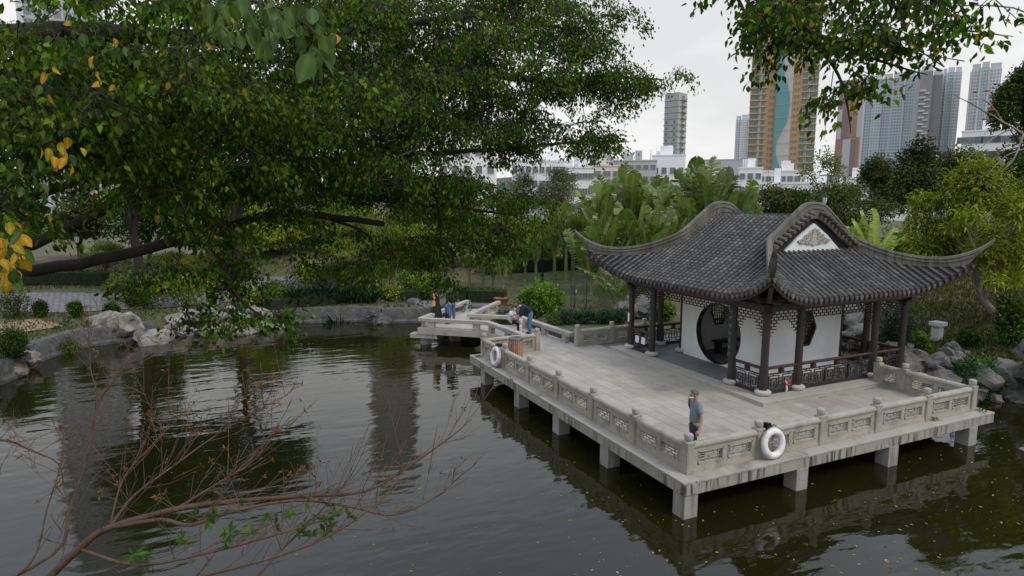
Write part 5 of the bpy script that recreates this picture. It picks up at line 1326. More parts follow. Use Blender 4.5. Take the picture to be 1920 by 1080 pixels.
# ------------------------------------------------------------------ banana plants
def banana_leaf_mesh(seed, tatter):
    r_ = random.Random(seed); NS = 18; vs = []; fs = []; cs = []; g0 = r_.uniform(.85, 1.15)
    colb = np.array([(.12, .175, .035), (.155, .205, .045), (.095, .14, .03)][seed % 3]) * g0
    def w(t): return .17 * min(1, (t / .12) ** .6) * (1 - max(0, (t - .72) / .28) ** 2.2) ** .5 if t < 1 else 0
    pts = []; bend = r_.uniform(.05, .22)
    for i in range(NS + 1):
        t = i / NS; pts.append((t * .97 - bend * .25 * t ** 3, 0, -bend * t * t * .7))      # length 1 along +x, drooping
    # separate strips left and right so that the blade can split between veins
    for sgn in (-1, 1):
        sag = 0
        for i in range(NS):
            t0, t1 = i / NS, (i + 1) / NS
            if r_.random() < tatter: sag = r_.uniform(-.1, .24)
            p0, p1 = pts[i], pts[i + 1]; fw0 = .04
            w0, w1 = w(t0), w(min(t1, .999)); cut = .022 if r_.random() < tatter else 0
            z0_, z1_ = -.03 - sag * w0 * 2.5, -.03 - sag * w1 * 2.5
            b0 = len(vs)
            vs += [p0, (p0[0] + fw0 * .5 + cut, sgn * w0 * .55, p0[2] + .05 * w0 * 4 - sag * w0 * .7), (p0[0] + fw0 + cut, sgn * w0, p0[2] + z0_ + .03), (p1[0] + fw0 - cut, sgn * w1, p1[2] + z1_ + .03), (p1[0] + fw0 * .5 - cut * .5, sgn * w1 * .55, p1[2] + .05 * w1 * 4 - sag * w1 * .7), p1]
            fs += [(b0, b0 + 1, b0 + 4, b0 + 5), (b0 + 1, b0 + 2, b0 + 3, b0 + 4)]
            k = r_.uniform(.68, 1.25); edge = np.array((.12, .1, .03)) if r_.random() < .07 else colb * k
            cs += [colb * 1.25, colb * k, edge, edge, colb * k, colb * 1.25]
    # midrib
    n0 = len(vs); mb = MB(); mb.tube([(p[0], p[1], p[2] - .006) for p in pts[::3]], [.03, .027, .022, .018, .014, .01, .006][:len(pts[::3])], 5)
    vs += mb.v; fs += [tuple(q + n0 for q in f) for f in mb.f]; cs += [np.array((.26, .3, .13))] * len(mb.v)
    me = bpy.data.meshes.new('leaf'); me.from_pydata([tuple(v) for v in vs], [], fs); me.materials.append(M_banana)
    ca = me.color_attributes.new('Col', 'FLOAT_COLOR', 'POINT'); ca.data.foreach_set('color', [float(x_) for q in cs for x_ in (*q, 1.0)])
    return me
BLEAF = [banana_leaf_mesh(s, .18 + .1 * (s % 4)) for s in range(12)]
BLEAF_BRIGHT = []
for s in range(4):
    me = banana_leaf_mesh(40 + s, .15); ca = me.color_attributes['Col']; buf = np.zeros(len(ca.data) * 4, np.float32); ca.data.foreach_get('color', buf); buf = buf.reshape(-1, 4); buf[:, :3] *= np.array([1.75, 1.6, 1.2]); ca.data.foreach_set('color', buf.ravel()); BLEAF_BRIGHT.append(me)
def banana(px, dist, ytop, label, nl=8, spread=(.12, .75), llen=None, group=None, meshes=None, stems=1, stem_h=None, dz=0):
    u, v = azim(px, dist, ytop + 60); z0 = gz(u, v); H = zat(px, ytop, dist) - z0
    t = thing('banana_plant', label, 'banana plant', (u, v, z0 - .05 + dz), 0, group)
    L = llen or min(3.0, H * .55); sh = stem_h if stem_h is not None else max(.5, H - L * 1.24)
    mb = MB(); mb.tube([(0, 0, 0), (.02, .02, sh * .5), (0, 0, sh), (.02, 0, sh + L * .25)], [.13, .11, .085, .03], 9); mb.build('stem', M_banana_stem, t, smooth=60)
    for k in range(nl):
        a_ = k * 2.4 + random.uniform(-.4, .4); tilt = random.uniform(*spread) if k else .06
        Lk = L * random.uniform(.78, 1.05); pet = .28 * Lk
        d = Vector((math.sin(tilt) * math.cos(a_), math.sin(tilt) * math.sin(a_), math.cos(tilt)))
        st = Vector((0, 0, sh - random.uniform(0, .25) * sh)); p = st + d * pet
        o = obj('leaf', random.choice(meshes or BLEAF), t, p, None, (Lk, Lk * random.uniform(.8, 1.1), Lk))
        sidev = d.cross(Vector((0, 0, 1))).normalized(); upn = sidev.cross(d).normalized()
        if random.random() < .75 and tilt < .6:       # blades of upright leaves turn towards any side
            upn = Matrix.Rotation(random.uniform(-1.2, 1.2), 3, d) @ upn
        sv = upn.cross(d).normalized(); o.rotation_euler = Matrix((d, sv, d.cross(sv))).transposed().to_euler()
        MB().tube([st, st + d * pet * .5, p + d * .05], [.035, .026, .02], 6).build('leaf_stalk', M_banana_stem, o) if False else None
        s_ = MB().tube([st, st + d * pet * .5, p + d * .05], [.038, .028, .02], 6).build('leaf_stalk', M_banana_stem, t)
    return t
M_banana_stem = rough_mat('banana_stem', (.10, .125, .04), (.2, .215, .09), 3, .7, 25, .2)
GV = 'banana plants in the grove behind the pavilion'
for i, (px_, D_, yt, nl_) in enumerate(((1100, 44, 352, 8), (1128, 40, 330, 9), (1155, 44, 318, 9), (1180, 41, 300, 9), (1205, 45, 312, 8), (1232, 41, 315, 9), (1258, 44, 335, 9), (1278, 40, 345, 8), (1300, 45, 288, 8), (1325, 42, 283, 9), (1352, 44, 300, 9), (1378, 42, 320, 8), (1140, 37, 385, 8), (1195, 37, 372, 8), (1250, 37.5, 380, 8), (1110, 37, 410, 7), (1220, 36, 410, 7))):
    lab = ('tall banana plant, %s from the left in the grove behind the pavilion roof' % ORD[i]) if i < 12 else ('shorter banana plant, %s from the left in the front row of the grove' % ORD[(1, 2, 4, 0, 3)[i - 12]])
    banana(px_, D_, yt, lab, nl_, (.05, .5), random.uniform(3.0, 4.1), GV)
banana(1165, 34.5, 425, 'banana plant with one broad pale leaf bent over the left roof tip', 6, (.5, 1.2), 2.6)
GL = 'slim banana plants left of the pavilion'
for i, (px_, D_, yt) in enumerate(((880, 42, 460), (905, 40.5, 448), (925, 41, 440), (942, 39.5, 470), (958, 43, 430), (985, 42.5, 420), (1005, 42, 415), (1040, 43, 395), (1062, 42, 385), (1075, 44, 380))):
    banana(px_, D_, yt, 'slim young banana plant, %s from the left in the row left of the pavilion' % ORD[i], 6, (.08, .4), 2.3, GL)
banana(1150, 33.5, 500, 'small banana shoot beside the left eave of the pavilion', 6, (.3, .9), 1.6)
banana(1172, 33, 515, 'low banana clump below the left eave of the pavilion', 6, (.4, 1.0), 1.4)
banana(1640, 44, 378, 'bright lime-green banana plant behind the right slope of the roof', 10, (.15, 1.1), 2.7, None, BLEAF_BRIGHT)
banana(1602, 45, 398, 'smaller bright banana plant beside the right verge of the roof', 7, (.15, .9), 2.4, None, BLEAF_BRIGHT)

# ------------------------------------------------------------------ understorey shrubs closing the park behind the bananas and pines
UNDER = 'understorey shrubs along the far side of the park'
for i in range(18):
    px_ = 430 + i * 38 + random.uniform(-8, 8); D_ = random.uniform(46, 54); u, v = azim(px_, D_); r_ = random.uniform(1.4, 2.2)
    bush('understorey shrub behind the pines and bananas, %s from the left' % ORD[i], (u, v, gz(u, v)), r_, r_, random.uniform(2.2, 4.4), random.choice((G_DARK, G_MID, G_YEL, G_MID)), 1700, .2, UNDER, mat=M_leaf_soft)
for i in range(14):
    px_ = 1420 + i * 37 + random.uniform(-8, 8); D_ = random.uniform(43, 52); u, v = azim(px_, D_); r_ = random.uniform(1.3, 2.0)
    bush('understorey shrub behind the right half of the pavilion roof, %s from the left' % ORD[i], (u, v, gz(u, v) - .2), r_, r_, random.uniform(2.2, 3.8), random.choice((G_DARK, G_MID, G_OLIVE)), 1300, .2, UNDER, mat=M_leaf_soft)

# ------------------------------------------------------------------ rough grass on the banks
def grass_patch(label, n, sampler, pal, h=.16):
    q = np.array([sampler() for _ in range(n)]); sd = pond_sd(q[:, 0], q[:, 1]); q = q[(sd > .5) & (np.abs(q[:, 1] - 30.4 - .4 * np.sin(q[:, 0])) > 3.0)]; k = len(q)
    c_ = np.concatenate([q, land_h(q[:, 0], q[:, 1])[:, None] - .01], 1); ax = norm(np.concatenate([rng.normal(0, .55, (k, 2)), np.ones((k, 1))], 1)); L = h * rng.uniform(.5, 1.5, k)
    fo = Foliage(); fo.add(*leaves(c_, ax, rdir(k), L, L * .22, leaf_cols(k, pal, [1] * len(pal), .35), .1, .4)); tag(obj('grass_blades', fo.mesh('grass_blades', M_leaf_soft)), label, 'grass', kind='stuff')
GR = [(.07, .09, .025), (.1, .11, .035), (.15, .125, .055), (.05, .075, .02)]
grass_patch('short dry grass on the slope at the right', 16000, lambda: azim(rng.uniform(1690, 1990), rng.uniform(27, 46)), GR)
grass_patch('thin grass and weeds on the ground around the banana stems', 3500, lambda: azim(rng.uniform(840, 1230), rng.uniform(33, 47)), GR, .09)
grass_patch('thin grass on the far bank and the left bank', 15000, lambda: azim(rng.uniform(0, 840), rng.uniform(30, 52)), GR + [(.05, .08, .02)])

BANK_SHRUBS = 'shrubs planted along the far bank'
for i in range(16):
    px_ = 245 + i * 37 + random.uniform(-8, 8); D_ = random.uniform(36.5, 43); u, v = azim(px_, D_, 560); r_ = random.uniform(.8, 1.4)
    if float(pond_sd(np.array([u]), np.array([v]))[0]) < 1.2: u, v = azim(px_, 41, 560)
    bush('bank shrub above the far waterline, %s from the left' % ORD[i], (u, v, gz(u, v) - .1), r_, r_, random.uniform(.9, 2.0), random.choice((G_DARK, G_MID, G_YEL, G_MID)), 1300, .13, BANK_SHRUBS)
GREEN_SCREEN = 'leafy trees closing the view behind the slim bananas'
for i, (px_, D_, yt, yc, hw_, pal) in enumerate(((850, 48, 415, 515, 50, G_MID), (905, 50, 400, 500, 52, G_YEL), (955, 48, 405, 505, 50, G_MID), (1010, 49, 400, 500, 48, G_MID), (1060, 50, 385, 490, 46, G_DARK), (790, 50, 420, 510, 46, G_YEL), (620, 50, 420, 520, 55, G_MID), (530, 48, 430, 530, 55, G_YEL), (1110, 49, 370, 480, 46, G_MID))):
    tree('leafy green tree closing the view, %s from the left behind the slim bananas and pines' % ['fourth', 'fifth', 'sixth', 'seventh', 'eighth', 'third', 'second', 'first', 'ninth'][i], px_, D_, yt, yc, hw_, pal, 2600, .2, group=GREEN_SCREEN)

# ------------------------------------------------------------------ city behind the park
def facing(px, dist, y=230):
    u, v = azim(px, dist, y); return u, v, math.atan2(CAM.y - v, CAM.x - u) + math.pi / 2
M_win = plain('window_glass_dark', (.14, .16, .175), .3, 0, .3, .5); M_wing = plain('window_glass_green', (.08, .18, .17), .2, 0, .35, .4); M_frame = plain('window_frame_grey', (.35, .36, .36), .6)
def win_mesh(w, h, d=.12, pane=None):
    mb = MB(); mb.bx(-w / 2, w / 2, -d, .05, 0, h); mb.mi = 1
    for q in ((-w / 2 - .06, -w / 2, 0, h), (w / 2, w / 2 + .06, 0, h), (-w / 2 - .06, w / 2 + .06, -.08, 0), (-w / 2 - .06, w / 2 + .06, h, h + .06), (-.03, .03, 0, h)): mb.bx(q[0], q[1], -d - .06, .05, q[2], q[3])
    return mb.mesh('window', [pane or M_win, M_frame])
def block(label, x0, x1, ytop, dist, wallmat, cols=4, rows=3, wsize=(1.4, 1.5), depth=12, turn=0.0, roofbits=True, floor=3.2, name='apartment_block', pane=None, off=.9):
    pxm = (x0 + x1) / 2; u, v, rz = facing(pxm, dist, ytop + 30); w = (x1 - x0) * wpp(pxm, dist); z0 = gz(u, v) - .5; h = zat(pxm, ytop, dist) - z0
    t = thing(name, label, 'building', (u, v, z0), rz + turn)
    MB().bx(-w / 2, w / 2, 0, depth, 0, h).build('wall', wallmat, t)
    MB().bx(-w / 2 - .15, w / 2 + .15, -.15, depth + .15, h + .002, h + .35).build('parapet', wallmat, t)
    me = win_mesh(wsize[0] * .8, wsize[1] * .82, pane=pane)
    for r in range(rows):
        for c_ in range(cols):
            x_ = -w / 2 + w * (c_ + .5) / cols; z_ = h - off - wsize[1] - r * floor
            if z_ > .5: obj('window', me, t, (x_, -.002, z_))
    if roofbits:
        for k in range(3):
            s_ = random.uniform(1.2, 3); MB().bx(-s_ / 2, s_ / 2, 0, s_, 0, random.uniform(1.2, 3)).build('roof_hut', wallmat, t).location = (random.uniform(-w / 2 + 2, w / 2 - 2), random.uniform(2, depth - 4), h + .36)
        for k in range(5): xx = random.uniform(-w / 2 + 1, w / 2 - 1); MB().bar((xx, 3 + k * .3, h), (xx, 3 + k * .3, h + random.uniform(2, 4)), .08, .08).build('aerial', M_grey_metal, t)
    return t
def wallm(n, c): return rough_mat(n, tuple(x * .9 for x in c), c, .12, .9, 1.5, .05)
W1, W2, W3, W4 = wallm('pale_wall', (.76, .76, .75)), wallm('cream_wall', (.62, .58, .52)), wallm('grey_wall', (.46, .46, .46)), wallm('white_wall', (.82, .82, .82))
block('long white low-rise block left of the banana grove', 960, 1072, 303, 150, W4, 9, 3, (1.3, 1.6))
block('white low-rise block with balconies behind the hanging leaves', 1060, 1112, 315, 140, W1, 5, 3, (1.5, 1.4))
block('cream low-rise block between two white ones', 1110, 1165, 312, 165, W2, 3, 3, (2.2, 1.6))
block('weathered grey roof block above the cream one', 1105, 1150, 296, 185, W3, 3, 2, (2.0, 1.6))
block('low flat grey block behind the left banana leaves', 1150, 1230, 302, 190, W3, 6, 2, (1.6, 1.4))
block('tall white block below the narrow grey tower', 1222, 1284, 292, 205, W4, 4, 4, (1.7, 2.2), floor=6.0, off=3.2)
block('low white block right of the narrow grey tower', 1284, 1350, 318, 215, W1, 5, 2)
block('narrow white block with pipes between the banana leaves and the orange tower', 1384, 1428, 316, 170, W4, 3, 4, (1.4, 1.6))
block('white terrace block below the orange tower', 1420, 1500, 322, 180, W1, 6, 3, (1.5, 1.5))
block('long white block behind the pale feathery tree', 1420, 1580, 345, 140, W4, 8, 3, (2.0, 1.6))
block('long white block behind the dark trees on the right', 1570, 1700, 335, 150, W1, 8, 3, (1.8, 1.5))
block('low pale block between the dark trees and the far towers', 1690, 1800, 312, 190, W4, 6, 2)
block('low white block at the far right behind the bare branch', 1800, 1935, 245, 180, W4, 4, 3, (6, 1.6))
block('grey flat-roofed warehouse below the far white tower', 1300, 1392, 300, 330, plain('pale_grey_sheet', (.42, .45, .48), .7), 1, 1, (2, 1), roofbits=False)
block('white block glimpsed through the gap in the hanging foliage', 822, 930, 232, 120, W4, 5, 6, (1.3, 1.5), depth=14)

# narrow grey tower, turned to show two sides
u, v, rz = facing(1266, 330); z0 = 0; zt = zat(1266, 176, 330); tw = thing('grey_tower', 'narrow grey residential tower rising above the white block', 'tower', (u, v, z0), rz - .55)
GT = plain('grey_render', (.4, .4, .4), .8, 0, .06, .05); S = 7.6
MB().bx(-S / 2, S / 2, -S / 2, S / 2, 0, zt).build('wall', GT, tw)
wm = win_mesh(1.9, 1.7, pane=M_wing); wm2 = win_mesh(.9, 1.2)
z = zt - 3.2; k = 0
while z > 18:
    MB().bx(-S / 2 - .25, S / 2 + .25, -S / 2 - .25, S / 2 + .25, z - .45, z - .2).build('floor_ledge', GT, tw)
    if k > 3:
        for x_ in (-2.4, 1.9): obj('window', wm2 if x_ < 0 else wm2, tw, (x_, -S / 2 - .002, z + .3))
    mb = MB(); mb.bx(S / 2 + .003, S / 2 + 1.1, -1.6, 2.2, z - .2, z - .05); mb.bx(S / 2 + 1.02, S / 2 + 1.1, -1.6, 2.2, z - .049, z + .8); mb.build('balcony', M_frame if k < 4 else GT, tw)
    obj('window', wm, tw, (S / 2 + .002, .2, z), (0, 0, math.pi / 2))
    z -= 2.85; k += 1

# orange tower with the teal wave
D0 = 330; u, v, rz = facing(1466, D0); ot = thing('orange_tower', 'tall orange apartment tower with a curving teal glass stripe', 'tower', (u, v, 0), rz)
mpp = wpp(1466, D0); OR = plain('orange_render', (.50, .31, .16), .8, 0, .06, .05); OR2 = plain('peach_render', (.62, .42, .24), .8, 0, .05, .05); TEAL = plain('teal_glass', (.10, .30, .32), .18, 0, .15, .05); PAN = plain('warm_grey_panel', (.52, .49, .47), .7, 0, .04, .05)
H = zat(1466, -30, D0); X_ = lambda px: (px - 1466) * mpp; fz = 10.25 * D0 / F_PX * 1.03
MB().bx(X_(1404), X_(1528), 0, 22, 0, H).build('wall', OR, ot)
zb = zat(1466, 318, D0)
def zpx(y_): return zat(1466, y_, D0)
# teal stripe and grey panel
ys = [-30, 20, 60, 100, 140, 165, 184, 205, 229, 245, 262, 275, 290, 305, 318]; xs = [1500, 1480, 1466, 1461, 1466, 1474, 1478, 1478, 1475, 1467, 1459, 1457, 1458, 1463, 1470]
XL, XR = 1453, 1482
teal = MB(); grey = MB()
for k in range(len(ys) - 1):
    n = 4
    for j in range(n):
        f0, f1 = j / n, (j + 1) / n; ya, yb = ys[k] + (ys[k + 1] - ys[k]) * f0, ys[k] + (ys[k + 1] - ys[k]) * f1; xa, xb = [min(max(xs[k] + (xs[k + 1] - xs[k]) * f, XL + 1), XR - 1) for f in (f0, f1)]
        for mbx, l0, l1, r0, r1, o in ((teal, XL, XL, xa, xb, -1.6), (grey, xa, xb, XR, XR, -.9)):
            q = [(X_(l0), o, zpx(ya)), (X_(r0), o, zpx(ya)), (X_(r1), o, zpx(yb)), (X_(l1), o, zpx(yb))]
            mbx.add(q + [(p[0], -.01, p[2]) for p in q], [(0, 1, 2, 3), (1, 5, 6, 2), (0, 3, 7, 4)])
teal.build('teal_stripe', TEAL, ot); grey.build('grey_panel', PAN, ot)
wA = win_mesh(1.45, 1.8, pane=M_wing); wB = win_mesh(.6, 1.2); wC = win_mesh(2.1, 1.7, pane=M_wing)
cnt = 0; z = zb + .6; fl = 0
rest = MB()
while z < H - 2:
    for a_, b_ in ((1404, 1436), (1500, 1528)): MB().bx(X_(a_) - .25, X_(b_) + (.25 if b_ > 1520 else 0), -.6, -.002, z - .75, z - .45).build('floor_ledge', OR2, ot)
    if fl % 2 == 0:
        for x_ in (XL + .5,): MB().bx(X_(XL), X_(XR), -1.72, -1.62, z - .2, z + .02).build('mullion', M_frame, ot)
    for px_, me in ((1409, wA), (1416.5, wA), (1428, wC), (1442.5, wB), (1448, wB), (1487.5, wB), (1493, wB), (1504, wC), (1516, wA), (1523.5, wA)):
        if cnt < 300: obj('window', me, ot, (X_(px_), -.002, z)); cnt += 1
        else: rest.bx(X_(px_) - .9, X_(px_) + .9, -.12, -.002, z, z + 1.7)
    for px_ in (1422.5, 1510): MB().bx(X_(px_) - .35, X_(px_) + .35, -.55, -.003, z - .2, z + .5).build('air_conditioner', M_frame, ot)
    z += fz; fl += 1
if rest.v: rest.build('upper_windows', M_wing, ot)['kind'] = 'stuff'
MB().bx(X_(1422), X_(1426), -.35, -.004, zb - 8, H).build('drain_pipe', M_frame, ot); MB().bx(X_(1512), X_(1513.4), -.35, -.004, zb - 8, H).build('drain_pipe', M_frame, ot)
MB().bx(X_(1402), X_(1530), -2, 24, 0, zb - 2.5).build('podium', W1, ot)

# far towers: bays with ribs and a procedural grid of tiny windows
def far_mat(name, wall, glass, fh=3.0, fw=2.4):
    m_, nt, b = new_mat(name); tcn = nt.nodes.new('ShaderNodeTexCoord'); sep = nt.nodes.new('ShaderNodeSeparateXYZ'); nt.links.new(tcn.outputs['Object'], sep.inputs['Vector'])
    def frac(o, p):
        d = nt.nodes.new('ShaderNodeMath'); d.operation = 'DIVIDE'; d.inputs[1].default_value = p; nt.links.new(o, d.inputs[0])
        f = nt.nodes.new('ShaderNodeMath'); f.operation = 'FRACT'; nt.links.new(d.outputs[0], f.inputs[0]); return f.outputs[0]
    fz_ = ramp(nt, frac(sep.outputs['Z'], fh), [(.28, (0, 0, 0)), (.34, (1, 1, 1))]); fx_ = ramp(nt, frac(sep.outputs['X'], fw), [(.2, (0, 0, 0)), (.26, (1, 1, 1))])
    c_ = mixc(nt, mixc(nt, 1.0, fz_, fx_, 'MULTIPLY'), wall, glass); nt.links.new(c_, b.inputs['Base Color']); b.inputs['Roughness'].default_value = .5; return m_
FB = far_mat('blue_tower_facade', (.5, .53, .56), (.24, .32, .38)); FB2 = far_mat('aqua_tower_facade', (.52, .56, .57), (.28, .38, .41)); FW_ = far_mat('white_tower_facade', (.66, .66, .67), (.38, .41, .44)); FG = plain('slate_panel', (.26, .255, .27), .7, 0, .05, .02); RIB = plain('pale_rib', (.55, .55, .57), .7, 0, .05, .02)  # far facade colours made paler to stand in for air haze
def far_tower(label, segs, D_, ybase=340, name='far_tower'):
    """segs: (x0, x1, ytop, material, setback, rib) in photo columns"""
    xm = (segs[0][0] + segs[-1][1]) / 2; u, v, rz = facing(xm, D_); t = thing(name, label, 'tower', (u, v, 0), rz); q = wpp(xm, D_)
    for x0, x1, yt, mt, sb, rib in segs:
        a_, b_ = (x0 - xm) * q, (x1 - xm) * q; hh = zat((x0 + x1) / 2, yt, D_)
        MB().bx(a_, b_, sb, sb + 22, -1, hh).build('bay', mt, t)
        MB().bx(a_ + .5, b_ - .5, sb + 2, sb + 18, hh + .01, hh + 5).build('roof_frame', RIB, t)
        if rib:
            for xx in (a_, b_): MB().bx(xx - .8, xx + .8, sb - 1.6, sb - .01, -1, hh - 2).build('rib', RIB, t)
    return t
far_tower('wide blue-grey cluster of towers behind the dark trees', [(1618, 1634, 150, FB, 2, 1), (1634, 1650, 148, FB2, 0, 0), (1650, 1668, 147, FB, 3, 1), (1668, 1690, 145, FB, 1, 0), (1690, 1710, 142, FB2, 2, 1), (1710, 1720, 140, RIB, 0, 0)], 760)
dk = far_tower('slate-grey tower with pale zigzag balconies between the blue towers', [(1719, 1742, 134, FG, 0, 0), (1742, 1760, 140, plain('slate_side', (.2, .195, .21), .7, 0, .05, .02), 3, 0)], 740)
q = wpp(1740, 740)
for k in range(11):
    zz = zat(1730, 172 + k * 12.5, 740); MB().bx(-20.5 * q * .98, -8 * q, -1.5, -.02, zz, zz + 1.6).build('balcony_bar', RIB, dk); MB().bx(-11 * q, -1 * q, -1.5, -.02, zz - 2.4, zz - 1.2).build('balcony_bar', RIB, dk)
far_tower('aqua glass tower right of the slate one', [(1759, 1768, 138, FW_, 2, 0), (1768, 1782, 136, FB2, 0, 1), (1782, 1795, 135, FW_, 2, 0)], 770)
far_tower('pale slim tower behind the right dark tree', [(1812, 1830, 130, FW_, 2, 1), (1830, 1846, 127, FB2, 0, 1), (1846, 1868, 128, FW_, 2, 0)], 740)
far_tower('slim white tower behind the orange one', [(1380, 1390, 224, FW_, 2, 0), (1390, 1404, 222, FW_, 0, 1)], 900)
far_tower('blank pale tower cut by the right edge of the photo', [(1906, 1990, -60, plain('pale_blank_wall', (.5, .51, .53), .8, 0, .04, .02), 0, 0)], 420)
far_tower('tall grey tower hidden behind the foreground crown at the left', [(60, 205, -420, far_mat('grey_tower_facade', (.4, .4, .41), (.2, .21, .23)), 0, 1)], 240)
far_tower('brownish tower glimpsed through the foliage left of centre', [(684, 770, -150, far_mat('brown_tower_facade', (.36, .3, .28), (.2, .19, .19)), 0, 1)], 300)
# patchwork tower of brown, mauve and pale panels
u, v, rz = facing(1592, 480); pt = thing('patchwork_tower', 'brown tower with a patchwork of mauve, terracotta and pale panels', 'tower', (u, v, 0), rz); q = wpp(1592, 480)
MB().bx(-23 * q, 24 * q, 0, 20, -1, zat(1592, 150, 480)).build('wall', plain('pale_mauve', (.5, .47, .47), .8, 0, .04, .02), pt)
PC = {'m': plain('mauve_panel', (.25, .17, .19), .8, 0, .05, .02), 't': plain('terracotta_panel', (.36, .21, .14), .8, 0, .05, .02), 'w': plain('pale_panel', (.5, .48, .49), .8, 0, .05, .02), 'b': plain('rose_panel', (.33, .2, .17), .8, 0, .05, .02)}
for x0, x1, y0, y1, c_ in ((1569, 1579, 205, 260, 'w'), (1579, 1590, 170, 260, 'm'), (1590, 1606, 150, 258, 't'), (1569, 1582, 261, 330, 'b'), (1582, 1598, 261, 312, 'w'), (1598, 1606, 261, 330, 'm'), (1606, 1614, 259, 330, 't'), (1569, 1578, 150, 204, 'm'), (1606, 1614, 165, 258, 'w')):
    MB().bx((x0 - 1592) * q + .2, (x1 - 1592) * q - .2, -.5, -.01, zat(1592, y1, 480), zat(1592, y0, 480)).build('panel', PC[c_], pt)

# far ridge of hills
vs = []; N = 90
for k in range(N + 1):
    px_ = -700 + 3400 * k / N; u, v = azim(px_, 2600); hgt_ = 95 + 55 * mnoise.noise(Vector((k * .16, 3.1, 0))) + 20 * mnoise.noise(Vector((k * .6, 1.1, 0)))
    u2, v2 = azim(px_, 3300); vs += [(u, v, -2), (u + (u2 - u) * .5, v + (v2 - v) * .5, hgt_), (u2, v2, -2)]
fs = [(k * 3 + j, k * 3 + j + 1, k * 3 + j + 4, k * 3 + j + 3) for k in range(N) for j in range(2)]
tag(MB().add(vs, fs).build('hills', rough_mat('hill_woods', (.05, .07, .05), (.09, .11, .08), .01, .95), smooth=True), kind='structure')

# ------------------------------------------------------------------ big foreground fig tree
TX, TY = -14.6, -1.2; TZ = gz(TX, TY) - .2
fig = thing('fig_tree', 'huge foreground fig tree whose drooping leafy crown fills the upper left', 'tree', (TX, TY, TZ)); FO = Vector((TX, TY, TZ)); fo0 = np.array(FO)
def fp(x, y, d): return at(x, y, d) - FO
G_FIG = [(.036, .075, .005), (.066, .128, .007), (.11, .185, .011), (.02, .045, .004), (.34, .22, .02)]
# (cx, cy, rx, ry, depth, depth spread, coverage, yellow share) in photo pixels and metres
BLOBS = [(150, 90, 260, 150, 7.5, 1.8, 3.6, .012), (470, 100, 260, 160, 8.8, 2.0, 3.2, .008), (760, 70, 220, 130, 10.5, 2.0, 3.0, .006), (960, 60, 140, 100, 11.5, 1.6, 3.2, .006),
         (1075, 45, 95, 60, 12.2, 1.0, 2.6, .004), (1100, 120, 85, 45, 12.4, .9, 2.6, .004), (1090, 190, 90, 38, 12.6, .9, 2.6, .004), (1215, 152, 58, 22, 13, .5, 2.0, .004), (1190, 165, 40, 22, 12.9, .5, 2.0, .004),
         (990, 215, 95, 75, 12, 1.2, 3.0, .02), (1085, 272, 92, 24, 12.6, .8, 2.2, .004), (1150, 268, 42, 12, 12.8, .4, 1.4, 0), (810, 190, 150, 90, 11, 1.6, 2.4, .006),
         (960, 290, 60, 30, 12, .8, 2.4, .004), (640, 240, 190, 110, 9.6, 1.8, 3.2, .006), (380, 270, 220, 110, 8.6, 1.8, 3.4, .01), (110, 270, 170, 110, 7.4, 1.6, 3.4, .02),
         (780, 320, 110, 80, 11, 1.4, 2.4, .006), (880, 385, 105, 55, 11.4, 1.2, 2.4, .01), (965, 405, 52, 45, 11.8, .8, 2.6, .008), (690, 375, 120, 50, 10.4, 1.2, 1.9, .008), (540, 360, 130, 60, 9.6, 1.4, 1.7, .01),
         (380, 390, 130, 60, 9.0, 1.2, 1.9, .015), (450, 465, 105, 55, 9.0, 1.0, 1.7, .01), (400, 540, 90, 38, 8.8, .9, 1.3, .015), (475, 590, 60, 28, 8.6, .6, 1.9, .01), (525, 612, 28, 18, 8.5, .4, 1.6, 0), (370, 590, 45, 24, 8.7, .5, 1.3, .03),
         (580, 490, 32, 46, 10.2, .6, 1.8, .01), (680, 470, 58, 45, 10.8, .8, 2.0, .008), (700, 512, 32, 24, 10.8, .5, 2.0, 0), (815, 465, 60, 50, 11.6, .7, 2.4, .008), (835, 515, 30, 28, 11.6, .4, 1.8, 0), (930, 450, 60, 34, 11.8, .7, 2.0, .01),
         (25, 380, 60, 60, 6.5, .8, 2.0, .06), (300, 510, 60, 50, 9.0, .8, 1.2, .03), (200, 190, 260, 120, 10.5, 1.2, 2.0, 0), (600, 160, 330, 150, 12, 1.2, 1.6, 0)]
BRANCH2 = [(1390, 30, 55, 40, 6.8, .5, 2.6, .02), (1420, 95, 45, 55, 6.8, .5, 2.4, .03), (1480, 70, 70, 60, 6.6, .6, 3.0, .04), (1540, 115, 60, 40, 6.5, .6, 2.0, .05), (1600, 80, 80, 55, 6.4, .6, 3.0, .03), (1590, 170, 50, 40, 6.5, .5, 2.6, .10), (1590, 225, 26, 45, 6.5, .3, 1.9, .05), (1690, 75, 80, 50, 6.3, .6, 3.0, .02),
           (1680, 130, 60, 30, 6.3, .4, 2.4, .04), (1750, 140, 28, 26, 6.3, .3, 1.8, .03), (1770, 65, 60, 40, 6.3, .5, 2.6, .01), (1850, 55, 48, 16, 6.4, .3, 1.4, 0), (1890, 70, 22, 14, 6.4, .2, 1.0, 0), (1425, 140, 26, 20, 6.8, .3, 1.6, .06), (1350, 8, 26, 12, 6.9, .3, 1.2, 0), (1230, 3, 24, 10, 7.2, .3, .8, 0), (1470, 15, 100, 40, 6.7, .5, 2.6, .02), (1600, 30, 70, 35, 6.5, .4, 2.2, .02)]
